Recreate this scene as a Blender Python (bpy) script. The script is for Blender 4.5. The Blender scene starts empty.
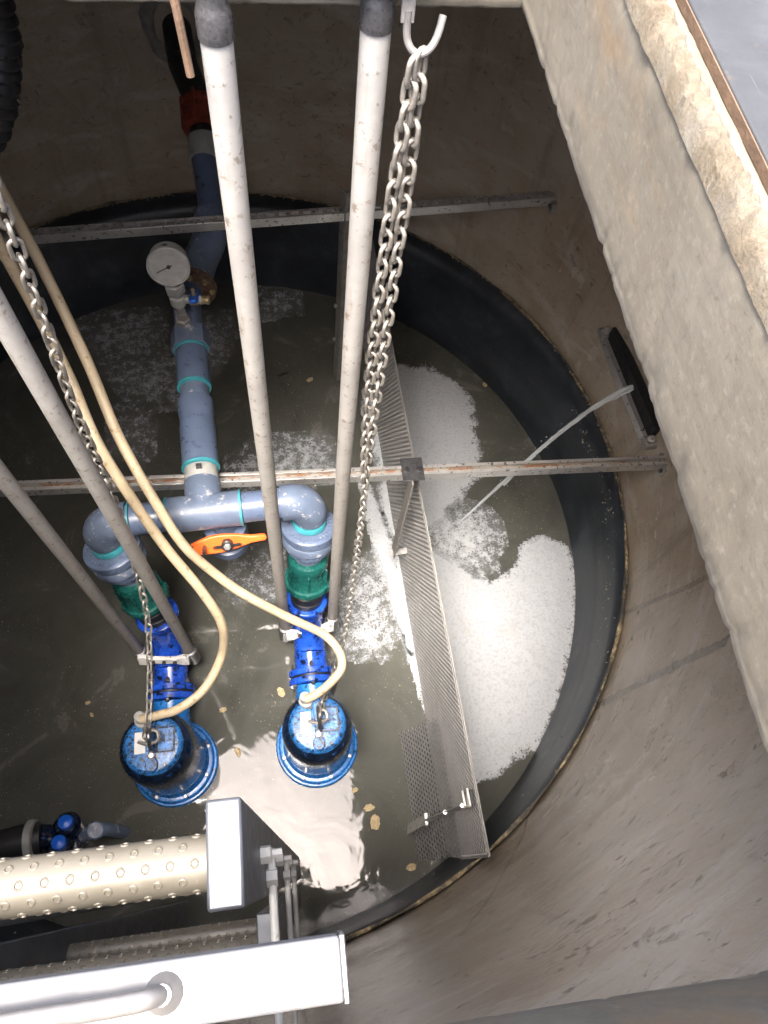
import bpy, bmesh, math, random
from mathutils import Vector, Matrix, Euler, noise
R = math.radians
PI = math.pi
SC = bpy.context.scene
COL = SC.collection
random.seed(7)

# ------------------------------------------------------------------ camera
cam_d = bpy.data.cameras.new("camera")
cam = bpy.data.objects.new("camera", cam_d)
COL.objects.link(cam)
rot = Matrix(((0.989, 0.071, -0.128), (-0.119, 0.897, -0.425), (0.085, 0.436, 0.896)))
q = rot.to_quaternion(); q.normalize()
cam.matrix_world = Matrix.Translation((0, 0, 3.4)) @ q.to_matrix().to_4x4()
cam_d.sensor_fit = 'VERTICAL'
cam_d.sensor_height = 36.0
cam_d.lens = 740.0 / 1024.0 * 36.0
cam_d.clip_start = 0.02
cam_d.clip_end = 2000
SC.camera = cam

# ------------------------------------------------------------------ sky and sun (bright hazy daylight)
SUN_DIR = Vector((-0.20, -0.24, 1.0)).normalized()       # towards the sun
elev = math.asin(SUN_DIR.z)
azim = math.atan2(SUN_DIR.x, SUN_DIR.y)
w = bpy.data.worlds.new("World"); SC.world = w; w.use_nodes = True
wn = w.node_tree; bg = wn.nodes['Background']
sky = wn.nodes.new('ShaderNodeTexSky'); sky.sky_type = 'NISHITA'; sky.sun_disc = False
sky.sun_elevation = elev; sky.sun_rotation = azim
sky.air_density = 0.7; sky.dust_density = 8.0; sky.ozone_density = 0.0
wn.links.new(sky.outputs[0], bg.inputs[0]); bg.inputs[1].default_value = 0.15
sd = bpy.data.lights.new("sun", 'SUN'); sd.energy = 1.5; sd.angle = R(30); sd.color = (1, 0.98, 0.95)
so = bpy.data.objects.new("sun", sd); COL.objects.link(so)
so.rotation_euler = SUN_DIR.to_track_quat('Z', 'Y').to_euler(); so.location = (0, 0, 8)
SC.view_settings.view_transform = 'Standard'
SC.view_settings.look = 'None'
SC.view_settings.exposure = 3.1
SC.view_settings.gamma = 1.0
SC.cycles.max_bounces = 16
SC.cycles.diffuse_bounces = 14
SC.cycles.transparent_max_bounces = 12

# ------------------------------------------------------------------ mesh helpers
class MB:
    def __init__(s): s.v = []; s.f = []; s.attr = None
    def add(s, vs, fs):
        o = len(s.v); s.v += [Vector(p) for p in vs]; s.f += [tuple(i + o for i in f) for f in fs]; return s
    def box(s, c, size, m=None):
        x, y, z = (k / 2 for k in size)
        vs = [Vector((a * x, b * y, d * z)) for a in (-1, 1) for b in (-1, 1) for d in (-1, 1)]
        if m is not None: vs = [m @ p for p in vs]
        c = Vector(c)
        return s.add([c + p for p in vs], [(0, 1, 3, 2), (4, 6, 7, 5), (0, 4, 5, 1), (2, 3, 7, 6), (0, 2, 6, 4), (1, 5, 7, 3)])
    def bar(s, a, b, w, h, up=(0, 0, 1)):
        a = Vector(a); b = Vector(b); d = b - a; L = d.length; d.normalize()
        up = Vector(up); sx = d.cross(up).normalized(); u = sx.cross(d)
        m = Matrix((d, sx, u)).transposed()
        return s.box((a + b) / 2, (L, w, h), m)
    def tube(s, pts, r, n=12, caps=True, closed=False):
        pts = [Vector(p) for p in pts]; k = len(pts)
        rs = r if isinstance(r, (list, tuple)) else [r] * k
        tans = []
        for i in range(k):
            a = pts[(i - 1) % k] if (closed or i > 0) else pts[i]
            b = pts[(i + 1) % k] if (closed or i < k - 1) else pts[i]
            tans.append((b - a).normalized())
        t = tans[0]; u = t.orthogonal().normalized()
        vs = []; fs = []
        for i in range(k):
            u = (u - u.dot(tans[i]) * tans[i]).normalized(); vv = tans[i].cross(u)
            for j in range(n):
                a = 2 * PI * j / n
                vs.append(pts[i] + rs[i] * (math.cos(a) * u + math.sin(a) * vv))
        for i in range(k if closed else k - 1):
            i2 = (i + 1) % k
            for j in range(n):
                j2 = (j + 1) % n
                fs.append((i * n + j, i * n + j2, i2 * n + j2, i2 * n + j))
        if caps and not closed:
            fs.append(tuple(range(n))[::-1]); fs.append(tuple((k - 1) * n + j for j in range(n)))
        return s.add(vs, fs)
    def lathe(s, prof, origin=(0, 0, 0), axis=(0, 0, 1), n=32, caps=True):
        ax = Vector(axis).normalized(); u = ax.orthogonal().normalized(); v = ax.cross(u); o = Vector(origin)
        vs = []; fs = []
        for (r, h) in prof:
            for j in range(n):
                a = 2 * PI * j / n
                vs.append(o + ax * h + max(r, 1e-4) * (math.cos(a) * u + math.sin(a) * v))
        for i in range(len(prof) - 1):
            for j in range(n):
                j2 = (j + 1) % n
                fs.append((i * n + j, i * n + j2, (i + 1) * n + j2, (i + 1) * n + j))
        if caps:
            fs.append(tuple(range(n))[::-1]); fs.append(tuple((len(prof) - 1) * n + j for j in range(n)))
        return s.add(vs, fs)
    def prism(s, outline, o, ux, uy, t):
        o = Vector(o); ux = Vector(ux).normalized(); uy = Vector(uy).normalized(); nn = ux.cross(uy)
        n = len(outline)
        vs = [o + ux * a + uy * b for a, b in outline] + [o + ux * a + uy * b + nn * t for a, b in outline]
        fs = [tuple(range(n))[::-1], tuple(range(n, 2 * n))] + [(i, (i + 1) % n, n + (i + 1) % n, n + i) for i in range(n)]
        return s.add(vs, fs)
    def mesh(s, name, mat, off=Vector((0, 0, 0)), smooth=True, ang=35):
        me = bpy.data.meshes.new(name)
        me.from_pydata([tuple(p - off) for p in s.v], [], s.f)
        bm = bmesh.new(); bm.from_mesh(me); bmesh.ops.recalc_face_normals(bm, faces=bm.faces); bm.to_mesh(me); bm.free()
        if smooth:
            me.polygons.foreach_set('use_smooth', [True] * len(me.polygons)); me.set_sharp_from_angle(angle=R(ang))
        me.materials.append(mat); me.update()
        return me
    def build(s, name, mat, parent=None, bevel=0, smooth=True, ang=35):
        off = WPOS(parent)
        ob = bpy.data.objects.new(name, s.mesh(name, mat, off, smooth, ang)); COL.objects.link(ob)
        if parent is not None: ob.parent = parent
        if bevel:
            b = ob.modifiers.new('bevel', 'BEVEL'); b.width = bevel; b.segments = 2; b.limit_method = 'ANGLE'; b.angle_limit = R(40)
        return ob

def WPOS(o):
    p = Vector((0, 0, 0))
    while o is not None: p += o.location; o = o.parent
    return p
def tag(o, label, cat, group=None, kind=None):
    o['label'] = label; o['category'] = cat
    if group: o['group'] = group
    if kind: o['kind'] = kind
    return o
def thing(name, loc, label, cat, group=None):
    o = bpy.data.objects.new(name, None); COL.objects.link(o); o.location = loc; o.empty_display_size = .05
    return tag(o, label, cat, group)
def structure(o, label=None):
    o['kind'] = 'structure'
    if label: o['label'] = label
    return o
def solo(o, loc):
    """move a single mesh thing's origin to loc"""
    loc = Vector(loc); o.data.transform(Matrix.Translation(-loc)); o.location = loc; return o
def copy_tree(o, parent=None):
    c = o.copy(); COL.objects.link(c)
    if parent is not None: c.parent = parent
    for ch in list(o.children): copy_tree(ch, c)
    return c
def smooth_path(pts, sub=8):
    pts = [Vector(p) for p in pts]; out = []
    for i in range(len(pts) - 1):
        p0 = pts[max(i - 1, 0)]; p1 = pts[i]; p2 = pts[i + 1]; p3 = pts[min(i + 2, len(pts) - 1)]
        for k in range(sub):
            t = k / sub
            out.append(.5 * ((2 * p1) + (p2 - p0) * t + (2 * p0 - 5 * p1 + 4 * p2 - p3) * t * t + (3 * p1 - p0 - 3 * p2 + p3) * t ** 3))
    out.append(pts[-1]); return out
def nz(p, sc, seed=0): return noise.noise(Vector(p) * sc + Vector((seed * 13.1, seed * 7.7, seed * 3.3)))
def fbm(p, sc, seed=0, o=4):
    a = 0; amp = 1; tot = 0
    for i in range(o): a += amp * nz(p, sc * 2 ** i, seed + i); tot += amp; amp *= .5
    return a / tot

# ------------------------------------------------------------------ material helpers
def newmat(name):
    m = bpy.data.materials.new(name); m.use_nodes = True
    nt = m.node_tree; b = nt.nodes['Principled BSDF']; return m, nt, b
def N(nt, t, **k):
    n = nt.nodes.new(t)
    for a, b in k.items(): setattr(n, a, b)
    return n
def coord(nt, scale=(1, 1, 1), rot=(0, 0, 0), generated=False):
    tc = N(nt, 'ShaderNodeTexCoord'); mp = N(nt, 'ShaderNodeMapping')
    mp.inputs['Scale'].default_value = scale; mp.inputs['Rotation'].default_value = rot
    nt.links.new(tc.outputs['Object'], mp.inputs[0]); return mp.outputs[0]
def noisen(nt, co, scale, detail=6, rough=.6, dist=0):
    n = N(nt, 'ShaderNodeTexNoise'); n.inputs['Scale'].default_value = scale; n.inputs['Detail'].default_value = detail
    n.inputs['Roughness'].default_value = rough; n.inputs['Distortion'].default_value = dist
    if co is not None: nt.links.new(co, n.inputs['Vector'])
    return n.outputs['Fac']
def noise_color(nt, co, scale):
    n = N(nt, 'ShaderNodeTexNoise'); n.inputs['Scale'].default_value = scale; nt.links.new(co, n.inputs['Vector']); return n.outputs['Color']
def ramp(nt, fac, stops, interp='LINEAR'):
    r = N(nt, 'ShaderNodeValToRGB'); r.color_ramp.interpolation = interp; e = r.color_ramp.elements
    while len(e) < len(stops): e.new(.5)
    for i, (p, c) in enumerate(stops):
        e[i].position = p; e[i].color = (c, c, c, 1) if isinstance(c, (int, float)) else (*c, 1)
    nt.links.new(fac, r.inputs[0]); return r.outputs[0]
def mix(nt, fac, a, b, mode='MIX'):
    m = N(nt, 'ShaderNodeMix', data_type='RGBA', blend_type=mode)
    for sock, v in ((m.inputs['Factor'], fac), (m.inputs['A'], a), (m.inputs['B'], b)):
        if isinstance(v, bpy.types.NodeSocket): nt.links.new(v, sock)
        elif isinstance(v, (int, float)): sock.default_value = v
        else: sock.default_value = (*v, 1)
    # RGBA sockets have duplicate names; pick by type
    return m.outputs['Result'] if m.outputs['Result'].type == 'RGBA' else [o for o in m.outputs if o.type == 'RGBA'][0]
def mixc(nt, fac, a, b, mode='MIX'):
    m = N(nt, 'ShaderNodeMixRGB', blend_type=mode)
    for i, v in ((0, fac), (1, a), (2, b)):
        if isinstance(v, bpy.types.NodeSocket): nt.links.new(v, m.inputs[i])
        elif i == 0: m.inputs[0].default_value = v
        else: m.inputs[i].default_value = (*v, 1)
    return m.outputs[0]
def bump(nt, b, h, strength=.3, dist=.01):
    bn = N(nt, 'ShaderNodeBump'); bn.inputs['Strength'].default_value = strength; bn.inputs['Distance'].default_value = dist
    nt.links.new(h, bn.inputs['Height']); nt.links.new(bn.outputs[0], b.inputs['Normal'])
def simple(name, col, rough=.5, metal=0, var=.25, scale=20, bumps=.15, spots=None, spot_at=.62, spot_scale=14, rvar=.15):
    """paint / plastic / metal with mottling, uneven gloss, fine relief and optional worn spots"""
    m, nt, b = newmat(name); co = coord(nt)
    n1 = noisen(nt, co, scale, 8, .65); n2 = noisen(nt, co, scale * 4, 5, .6)
    lo = tuple(c * (1 - var) for c in col); hi = tuple(min(1, c * (1 + var)) for c in col)
    c = ramp(nt, n1, [(.3, lo), (.7, hi)])
    if spots:
        n3 = noisen(nt, co, spot_scale, 10, .7)
        mk = ramp(nt, n3, [(spot_at, 0.0), (spot_at + .06, 1.0)])
        c = mixc(nt, mk, c, spots)
    nt.links.new(c, b.inputs['Base Color'])
    rr = ramp(nt, n2, [(.3, max(0.02, rough - rvar)), (.7, min(1, rough + rvar))]); nt.links.new(rr, b.inputs['Roughness'])
    b.inputs['Metallic'].default_value = metal
    if bumps: bump(nt, b, n2, bumps, .004)
    return m

# concrete of the pit wall: brown stained, streaked along the wall, wet sheen
def mat_wall():
    m, nt, b = newmat("stained_pit_concrete")
    co = coord(nt); lo_s = coord(nt, (1.0, 1.0, 1.5), (0.35, 0.35, 0.0)); ver = coord(nt, (7, 7, .5))
    big = noisen(nt, co, 1.3, 6, .6, .4); strk = noisen(nt, lo_s, 17, 10, .78, .6); clu = noisen(nt, co, 2.6, 5, .6); fine = noisen(nt, co, 60, 8, .7); vs = noisen(nt, ver, 1.6, 6, .6)
    c = ramp(nt, big, [(.25, (.235, .175, .115)), (.5, (.345, .275, .20)), (.75, (.41, .355, .285))])
    c = mixc(nt, ramp(nt, strk, [(.35, 0.0), (.6, .45)]), c, (.37, .345, .30))
    pm = ramp(nt, clu, [(.46, 0.0), (.60, 1.0)])
    c = mixc(nt, ramp(nt, clu, [(.50, 0.0), (.72, .6)]), c, (.235, .165, .11))
    c = mixc(nt, ramp(nt, noisen(nt, coord(nt, (.9, .9, 2.4), (.3, .2, 0)), 3.1, 7, .6, .8), [(.52, 0.0), (.66, .6)]), c, (.44, .40, .345))
    c = mixc(nt, mixc(nt, 1.0, ramp(nt, strk, [(.575, 0.0), (.65, .6)]), pm, 'MULTIPLY'), c, (.15, .115, .088))
    c = mixc(nt, ramp(nt, vs, [(.56, 0.0), (.72, .45)]), c, (.15, .12, .095))
    spk = noisen(nt, co, 26, 10, .75); c = mixc(nt, ramp(nt, spk, [(.60, 0.0), (.66, .75)]), c, (.12, .09, .065))
    rst = noisen(nt, co, 9, 8, .7); c = mixc(nt, ramp(nt, rst, [(.66, 0.0), (.74, .5)]), c, (.26, .13, .06))
    sep = N(nt, 'ShaderNodeSeparateXYZ'); nt.links.new(co, sep.inputs[0])
    def mth(op, a, b_=None):
        n = N(nt, 'ShaderNodeMath', operation=op)
        for i, v in enumerate((a, b_)):
            if v is None: continue
            if isinstance(v, (int, float)): n.inputs[i].default_value = v
            else: nt.links.new(v, n.inputs[i])
        return n.outputs[0]
    az = mth('ARCTAN2', mth('SUBTRACT', sep.outputs['Y'], 1.55), mth('SUBTRACT', sep.outputs['X'], -.29))
    # two dark run-off streaks and a faint casting seam
    for (a0, slope, wid, zmax, amt) in ((-.632, -.022, .011, 1.55, .85), (-.36, -.10, .007, 1.9, .55), (-.78, -.30, .004, 1.5, .5)):
        ctr = mth('ADD', mth('MULTIPLY', sep.outputs['Z'], slope), a0)
        dd = mth('ABSOLUTE', mth('SUBTRACT', az, mth('ADD', ctr, mth('MULTIPLY', mth('SUBTRACT', strk, .5), .02))))
        mk = mth('MULTIPLY', mth('LESS_THAN', dd, mth('MULTIPLY', wid, mth('ADD', fine, .45))), mth('LESS_THAN', sep.outputs['Z'], zmax))
        c = mixc(nt, mth('MULTIPLY', mk, mth('MULTIPLY', mth('MULTIPLY', amt, mth('ADD', mth('MULTIPLY', fine, 1.6), -.1)), mth('ADD', mth('MULTIPLY', vs, 1.6), .25))), c, (.10, .085, .07))
    nt.links.new(c, b.inputs['Base Color'])
    nt.links.new(ramp(nt, big, [(.3, .36), (.6, .14)]), b.inputs['Roughness'])
    pits = ramp(nt, strk, [(.585, 1.0), (.64, 0.0)])
    h = mixc(nt, .25, pits, fine); bump(nt, b, h, .55, .010)
    return m
def mat_slab():
    m, nt, b = newmat("weathered_slab_concrete"); co = coord(nt); grain = coord(nt, (22, 1.3, 9))
    big = noisen(nt, co, 3.5, 8, .65, .3); gr = noisen(nt, grain, 5.0, 10, .75); fine = noisen(nt, co, 90, 8, .75)
    c = ramp(nt, big, [(.25, (.080, .070, .051)), (.5, (.100, .090, .069)), (.75, (.117, .107, .086))])
    c = mixc(nt, ramp(nt, gr, [(.36, .6), (.50, 0.0)]), c, (.080, .071, .053))
    c = mixc(nt, ramp(nt, fine, [(.54, 0.0), (.66, .6)]), c, (.145, .132, .107))
    c = mixc(nt, ramp(nt, fine, [(.33, .6), (.44, 0.0)]), c, (.058, .050, .037))
    rs = noisen(nt, coord(nt, (5, 1.2, 3)), 2.1, 8, .65); c = mixc(nt, ramp(nt, rs, [(.54, 0.0), (.68, .5)]), c, (.155, .098, .046))
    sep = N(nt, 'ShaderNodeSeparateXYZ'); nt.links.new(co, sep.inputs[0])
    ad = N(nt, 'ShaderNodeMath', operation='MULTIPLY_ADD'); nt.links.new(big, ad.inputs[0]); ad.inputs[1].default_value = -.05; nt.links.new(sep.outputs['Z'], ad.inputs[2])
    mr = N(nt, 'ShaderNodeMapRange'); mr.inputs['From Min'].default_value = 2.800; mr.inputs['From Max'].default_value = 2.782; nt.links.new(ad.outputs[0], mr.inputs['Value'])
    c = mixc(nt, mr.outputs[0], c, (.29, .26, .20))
    nt.links.new(c, b.inputs['Base Color']); b.inputs['Roughness'].default_value = .85
    h = mixc(nt, .5, gr, fine); bump(nt, b, h, .35, .004); return m
def mat_mortar():
    m, nt, b = newmat("crumbling_mortar"); co = coord(nt)
    big = noisen(nt, co, 14, 8, .7); cr = noisen(nt, co, 45, 8, .75)
    c = ramp(nt, big, [(.3, (.075, .055, .03)), (.5, (.115, .098, .07)), (.7, (.15, .138, .115))])
    c = mixc(nt, ramp(nt, cr, [(.36, .8), (.44, 0.0)]), c, (.18, .14, .10))
    vo = N(nt, 'ShaderNodeTexVoronoi', feature='DISTANCE_TO_EDGE'); vo.inputs['Scale'].default_value = 60
    wc = mixc(nt, .12, co, noise_color(nt, co, 30)); nt.links.new(wc, vo.inputs['Vector'])
    c = mixc(nt, ramp(nt, vo.outputs['Distance'], [(.0, .45), (.035, 0.0)]), c, (.04, .032, .022))
    sep = N(nt, 'ShaderNodeSeparateXYZ'); nt.links.new(co, sep.inputs[0])
    mr = N(nt, 'ShaderNodeMapRange'); mr.inputs['From Min'].default_value = .388; mr.inputs['From Max'].default_value = .402; nt.links.new(sep.outputs['X'], mr.inputs['Value'])
    rm = mixc(nt, 1.0, mr.outputs[0], ramp(nt, big, [(.4, 0.0), (.6, 1.0)]), 'MULTIPLY'); c = mixc(nt, rm, c, (.15, .075, .028))
    nt.links.new(c, b.inputs['Base Color']); b.inputs['Roughness'].default_value = .9; bump(nt, b, cr, .9, .012); return m
def mat_liner():
    m, nt, b = newmat("black_plastic_liner"); co = coord(nt)
    n1 = noisen(nt, co, 5, 8, .65, .5); n2 = noisen(nt, co, 40, 8, .7)
    c = ramp(nt, n1, [(.3, (.010, .013, .017)), (.55, (.022, .028, .036)), (.75, (.050, .060, .072))])
    c = mixc(nt, ramp(nt, n2, [(.60, 0.0), (.70, .5)]), c, (.12, .11, .085))
    nt.links.new(c, b.inputs['Base Color']); nt.links.new(ramp(nt, n1, [(.3, .30), (.7, .48)]), b.inputs['Roughness'])
    bump(nt, b, n2, .25, .005); return m
def mat_crust():
    m, nt, b = newmat("tan_crusted_sealant"); co = coord(nt)
    n1 = noisen(nt, co, 7, 8, .7); n2 = noisen(nt, co, 35, 8, .7)
    c = ramp(nt, n2, [(.35, (.07, .06, .045)), (.5, (.24, .19, .11)), (.62, (.50, .41, .25))])
    c = mixc(nt, ramp(nt, n1, [(.45, .85), (.55, 0.0)]), c, (.03, .032, .035))
    nt.links.new(c, b.inputs['Base Color']); b.inputs['Roughness'].default_value = .85; bump(nt, b, n2, .8, .01); return m
def mat_water():
    m = bpy.data.materials.new("murky_water"); m.use_nodes = True; nt = m.node_tree; nt.nodes.clear()
    out = N(nt, 'ShaderNodeOutputMaterial'); co = coord(nt)
    swirl = noisen(nt, co, 2.4, 10, .68, 1.6); spk = noisen(nt, co, 95, 3, .6); clus = noisen(nt, co, 3.1, 5, .6, .8); spk2 = noisen(nt, co, 38, 4, .7)
    c = ramp(nt, swirl, [(.3, (.080, .081, .070)), (.55, (.108, .109, .094)), (.75, (.142, .142, .124))])
    cl = ramp(nt, clus, [(.42, 0.0), (.56, 1.0)])
    sp = ramp(nt, spk, [(.665, 0.0), (.70, 1.0)]); spm = mixc(nt, 1.0, sp, cl, 'MULTIPLY')
    c = mixc(nt, spm, c, (.36, .33, .24))
    sp2 = ramp(nt, spk2, [(.70, 0.0), (.72, 1.0)]); c = mixc(nt, mixc(nt, 1.0, sp2, cl, 'MULTIPLY'), c, (.38, .33, .22))
    for (vs_, thr, col_) in ((55, .16, (.42, .38, .27)), (120, .22, (.36, .33, .25)), (26, .07, (.46, .40, .27))):
        vo = N(nt, 'ShaderNodeTexVoronoi'); vo.inputs['Scale'].default_value = vs_; nt.links.new(co, vo.inputs['Vector'])
        sr = N(nt, 'ShaderNodeSeparateColor'); nt.links.new(vo.outputs['Color'], sr.inputs[0])
        lim = N(nt, 'ShaderNodeMath', operation='MULTIPLY'); nt.links.new(sr.outputs[0], lim.inputs[0]); lim.inputs[1].default_value = thr
        lt = N(nt, 'ShaderNodeMath', operation='LESS_THAN'); nt.links.new(vo.outputs['Distance'], lt.inputs[0]); nt.links.new(lim.outputs[0], lt.inputs[1])
        pick = N(nt, 'ShaderNodeMath', operation='GREATER_THAN'); nt.links.new(sr.outputs[1], pick.inputs[0]); pick.inputs[1].default_value = .55
        mm = mixc(nt, 1.0, mixc(nt, 1.0, lt.outputs[0], pick.outputs[0], 'MULTIPLY'), cl, 'MULTIPLY'); c = mixc(nt, mm, c, col_)
    film = ramp(nt, swirl, [(.585, 0.0), (.63, .55), (.66, .1), (.72, .3)]); c = mixc(nt, film, c, (.22, .215, .19))
    d = N(nt, 'ShaderNodeBsdfDiffuse'); nt.links.new(c, d.inputs[0])
    t = N(nt, 'ShaderNodeBsdfTransparent'); t.inputs[0].default_value = (.55, .55, .42, 1)
    mx = N(nt, 'ShaderNodeMixShader'); mx.inputs[0].default_value = .74
    nt.links.new(t.outputs[0], mx.inputs[1]); nt.links.new(d.outputs[0], mx.inputs[2])
    g = N(nt, 'ShaderNodeBsdfGlossy'); g.inputs['Roughness'].default_value = .045; g.inputs[0].default_value = (1, 1, 1, 1)
    bn = N(nt, 'ShaderNodeBump'); bn.inputs['Strength'].default_value = .11; bn.inputs['Distance'].default_value = .02
    rip = noisen(nt, co, 5, 3, .5, .6); nt.links.new(rip, bn.inputs['Height']); nt.links.new(bn.outputs[0], g.inputs['Normal'])
    fr = N(nt, 'ShaderNodeFresnel'); fr.inputs[0].default_value = WATER_IOR
    m2 = N(nt, 'ShaderNodeMixShader'); nt.links.new(fr.outputs[0], m2.inputs[0]); nt.links.new(mx.outputs[0], m2.inputs[1]); nt.links.new(g.outputs[0], m2.inputs[2])
    nt.links.new(m2.outputs[0], out.inputs[0]); return m
WATER_IOR = 1.5
def mat_foam():
    m = bpy.data.materials.new("white_foam"); m.use_nodes = True; nt = m.node_tree; nt.nodes.clear()
    out = N(nt, 'ShaderNodeOutputMaterial'); co = coord(nt)
    at = N(nt, 'ShaderNodeAttribute', attribute_name='foam_amount')
    v = N(nt, 'ShaderNodeTexVoronoi'); v.inputs['Scale'].default_value = 75; nt.links.new(co, v.inputs['Vector'])
    fine = noisen(nt, co, 120, 6, .75); med = noisen(nt, co, 22, 8, .7)
    a = N(nt, 'ShaderNodeMath', operation='MULTIPLY_ADD'); nt.links.new(fine, a.inputs[0]); a.inputs[1].default_value = .55
    nt.links.new(at.outputs['Fac'], a.inputs[2])
    a2 = N(nt, 'ShaderNodeMath', operation='MULTIPLY_ADD'); nt.links.new(med, a2.inputs[0]); a2.inputs[1].default_value = .75; nt.links.new(a.outputs[0], a2.inputs[2])
    hv = N(nt, 'ShaderNodeTexVoronoi'); hv.inputs['Scale'].default_value = 58; nt.links.new(co, hv.inputs['Vector'])
    hole = ramp(nt, hv.outputs['Distance'], [(.08, .20), (.30, 0.0)])
    sb = N(nt, 'ShaderNodeMath', operation='SUBTRACT'); nt.links.new(a2.outputs[0], sb.inputs[0]); nt.links.new(hole, sb.inputs[1])
    al = ramp(nt, sb.outputs[0], [(.60, 0.0), (.86, 1.0)])
    bs = N(nt, 'ShaderNodeBsdfPrincipled'); bs.inputs['Roughness'].default_value = .55
    c = ramp(nt, v.outputs['Distance'], [(.0, (.40, .415, .43)), (.5, (.385, .40, .415)), (.8, (.33, .345, .357))])
    c = mixc(nt, ramp(nt, fine, [(.28, .35), (.46, 0.0)]), c, (.29, .30, .30))
    c = mixc(nt, ramp(nt, noisen(nt, co, 7, 6, .6, .8), [(.54, 0.0), (.74, .5)]), c, (.32, .315, .29))
    nt.links.new(c, bs.inputs['Base Color']); bump(nt, bs, fine, .5, .004)
    tr = N(nt, 'ShaderNodeBsdfTransparent'); mx = N(nt, 'ShaderNodeMixShader')
    nt.links.new(al, mx.inputs[0]); nt.links.new(tr.outputs[0], mx.inputs[1]); nt.links.new(bs.outputs[0], mx.inputs[2]); nt.links.new(mx.outputs[0], out.inputs[0])
    return m
def mat_clear():
    m, nt, b = newmat("running_water"); b.inputs['Base Color'].default_value = (.75, .8, .82, 1); b.inputs['Roughness'].default_value = .08
    b.inputs['IOR'].default_value = 1.33; b.inputs['Alpha'].default_value = .38; return m

M = {}
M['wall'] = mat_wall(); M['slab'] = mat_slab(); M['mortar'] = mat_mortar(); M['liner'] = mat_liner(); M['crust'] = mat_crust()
M['water'] = mat_water(); M['foam'] = mat_foam(); M['jet'] = mat_clear()
def mat_rail():
    m, nt, b = newmat("dull_galvanised_tube"); co = coord(nt)
    n1 = noisen(nt, co, 9, 8, .65, .3); n2 = noisen(nt, co, 45, 8, .7); n3 = noisen(nt, coord(nt, (30, 30, 5)), 1.5, 8, .7)
    c = ramp(nt, n1, [(.3, (.23, .225, .215)), (.7, (.32, .315, .30))])
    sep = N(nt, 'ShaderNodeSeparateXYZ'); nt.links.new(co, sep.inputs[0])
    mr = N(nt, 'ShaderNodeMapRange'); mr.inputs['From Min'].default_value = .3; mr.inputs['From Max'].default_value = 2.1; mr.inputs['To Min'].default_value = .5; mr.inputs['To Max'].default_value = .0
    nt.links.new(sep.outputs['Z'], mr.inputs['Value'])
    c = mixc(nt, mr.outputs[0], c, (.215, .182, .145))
    c = mixc(nt, ramp(nt, n3, [(.56, 0.0), (.70, .5)]), c, (.17, .14, .105))
    c = mixc(nt, ramp(nt, n2, [(.57, 0.0), (.63, .75)]), c, (.12, .095, .066))
    nt.links.new(c, b.inputs['Base Color']); b.inputs['Metallic'].default_value = .1; b.inputs['Roughness'].default_value = .55
    bump(nt, b, n2, .25, .004); return m
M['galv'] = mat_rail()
M['galvhook'] = simple("dull_galvanised_tube", (.52, .515, .50), .55, .15, .12, 9, .15, (.30, .26, .20), .66, 30)
M['steel'] = simple("stainless_steel", (.50, .49, .475), .36, .7, .15, 14, .05, (.36, .33, .29), .74, 30)
M['mesh'] = simple("perforated_stainless", (.24, .235, .228), .5, .5, .15, 18, .05)
M['strut'] = simple("rusting_strut_steel", (.33, .30, .26), .6, .3, .2, 12, .1, (.24, .10, .035), .50, 16)
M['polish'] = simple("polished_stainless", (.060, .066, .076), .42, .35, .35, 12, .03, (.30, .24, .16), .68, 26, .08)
M['chain'] = simple("weathered_chain_steel", (.275, .26, .235), .42, .55, .25, 40, .1, (.24, .16, .09), .62, 50)
M['darksteel'] = simple("dark_wet_bolt_steel", (.10, .10, .105), .35, .7, .3, 40)
M['pvc'] = simple("blue_grey_pvc", (.088, .118, .185), .36, 0, .18, 9, .06, (.30, .31, .32), .67, 34)
M['pvcd'] = simple("dusty_blue_grey_pvc", (.10, .13, .19), .45, 0, .22, 12, .1, (.36, .36, .36), .58, 30)
M['glue'] = simple("turquoise_glue", (.04, .24, .28), .5, 0, .2, 30)
M['clamp'] = simple("pale_grey_clamp", (.33, .33, .31), .6, .1, .2, 25, .1, (.2, .17, .13), .62, 30)
M['valve'] = simple("dark_teal_valve_plastic", (.008, .072, .062), .22, 0, .35, 16, .05, (.12, .2, .18), .68, 30)
M['orange'] = simple("orange_lever_plastic", (.85, .14, .025), .42, 0, .1, 14, .05, (.45, .07, .02), .70, 30)
M['blue'] = simple("royal_blue_pump_paint", (.012, .065, .42), .25, 0, .25, 12, .05, (.004, .007, .02), .54, 30)
M['bluecap'] = simple("worn_blue_pump_paint", (.022, .13, .36), .34, 0, .5, 30, .3, (.006, .009, .015), .50, 75)
M['bluerim'] = simple("bright_blue_pump_paint", (.018, .16, .48), .28, 0, .35, 18, .15, (.006, .010, .02), .57, 40)
M['navy'] = simple("wet_black_blue_paint", (.006, .012, .028), .18, 0, .5, 20, .1, (.02, .10, .32), .60, 42)
M['rubber'] = simple("black_rubber", (.012, .012, .013), .4, 0, .3, 20)
M['white'] = simple("white_powder_coat", (.108, .111, .115), .5, 0, .10, 7, .1, (.088, .078, .064), .58, 16)
M['rung'] = simple("worn_ladder_rung_steel", (.112, .102, .080), .45, .2, .12, 10, .08, (.42, .31, .18), .62, 16)
M['plate'] = simple("silver_label_plate", (.45, .45, .43), .4, .2, .08, 30)
M['grey'] = simple("raised_label_panel", (.05, .10, .20), .4, 0, .3, 40)
M['hose'] = simple("cream_rubber_hose", (.41, .335, .22), .5, 0, .18, 7, .1, (.24, .16, .08), .58, 34)
M['bracketwhite'] = simple("scuffed_white_bracket", (.62, .61, .57), .5, 0, .12, 22, .1, (.05, .05, .05), .58, 36)
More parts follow.
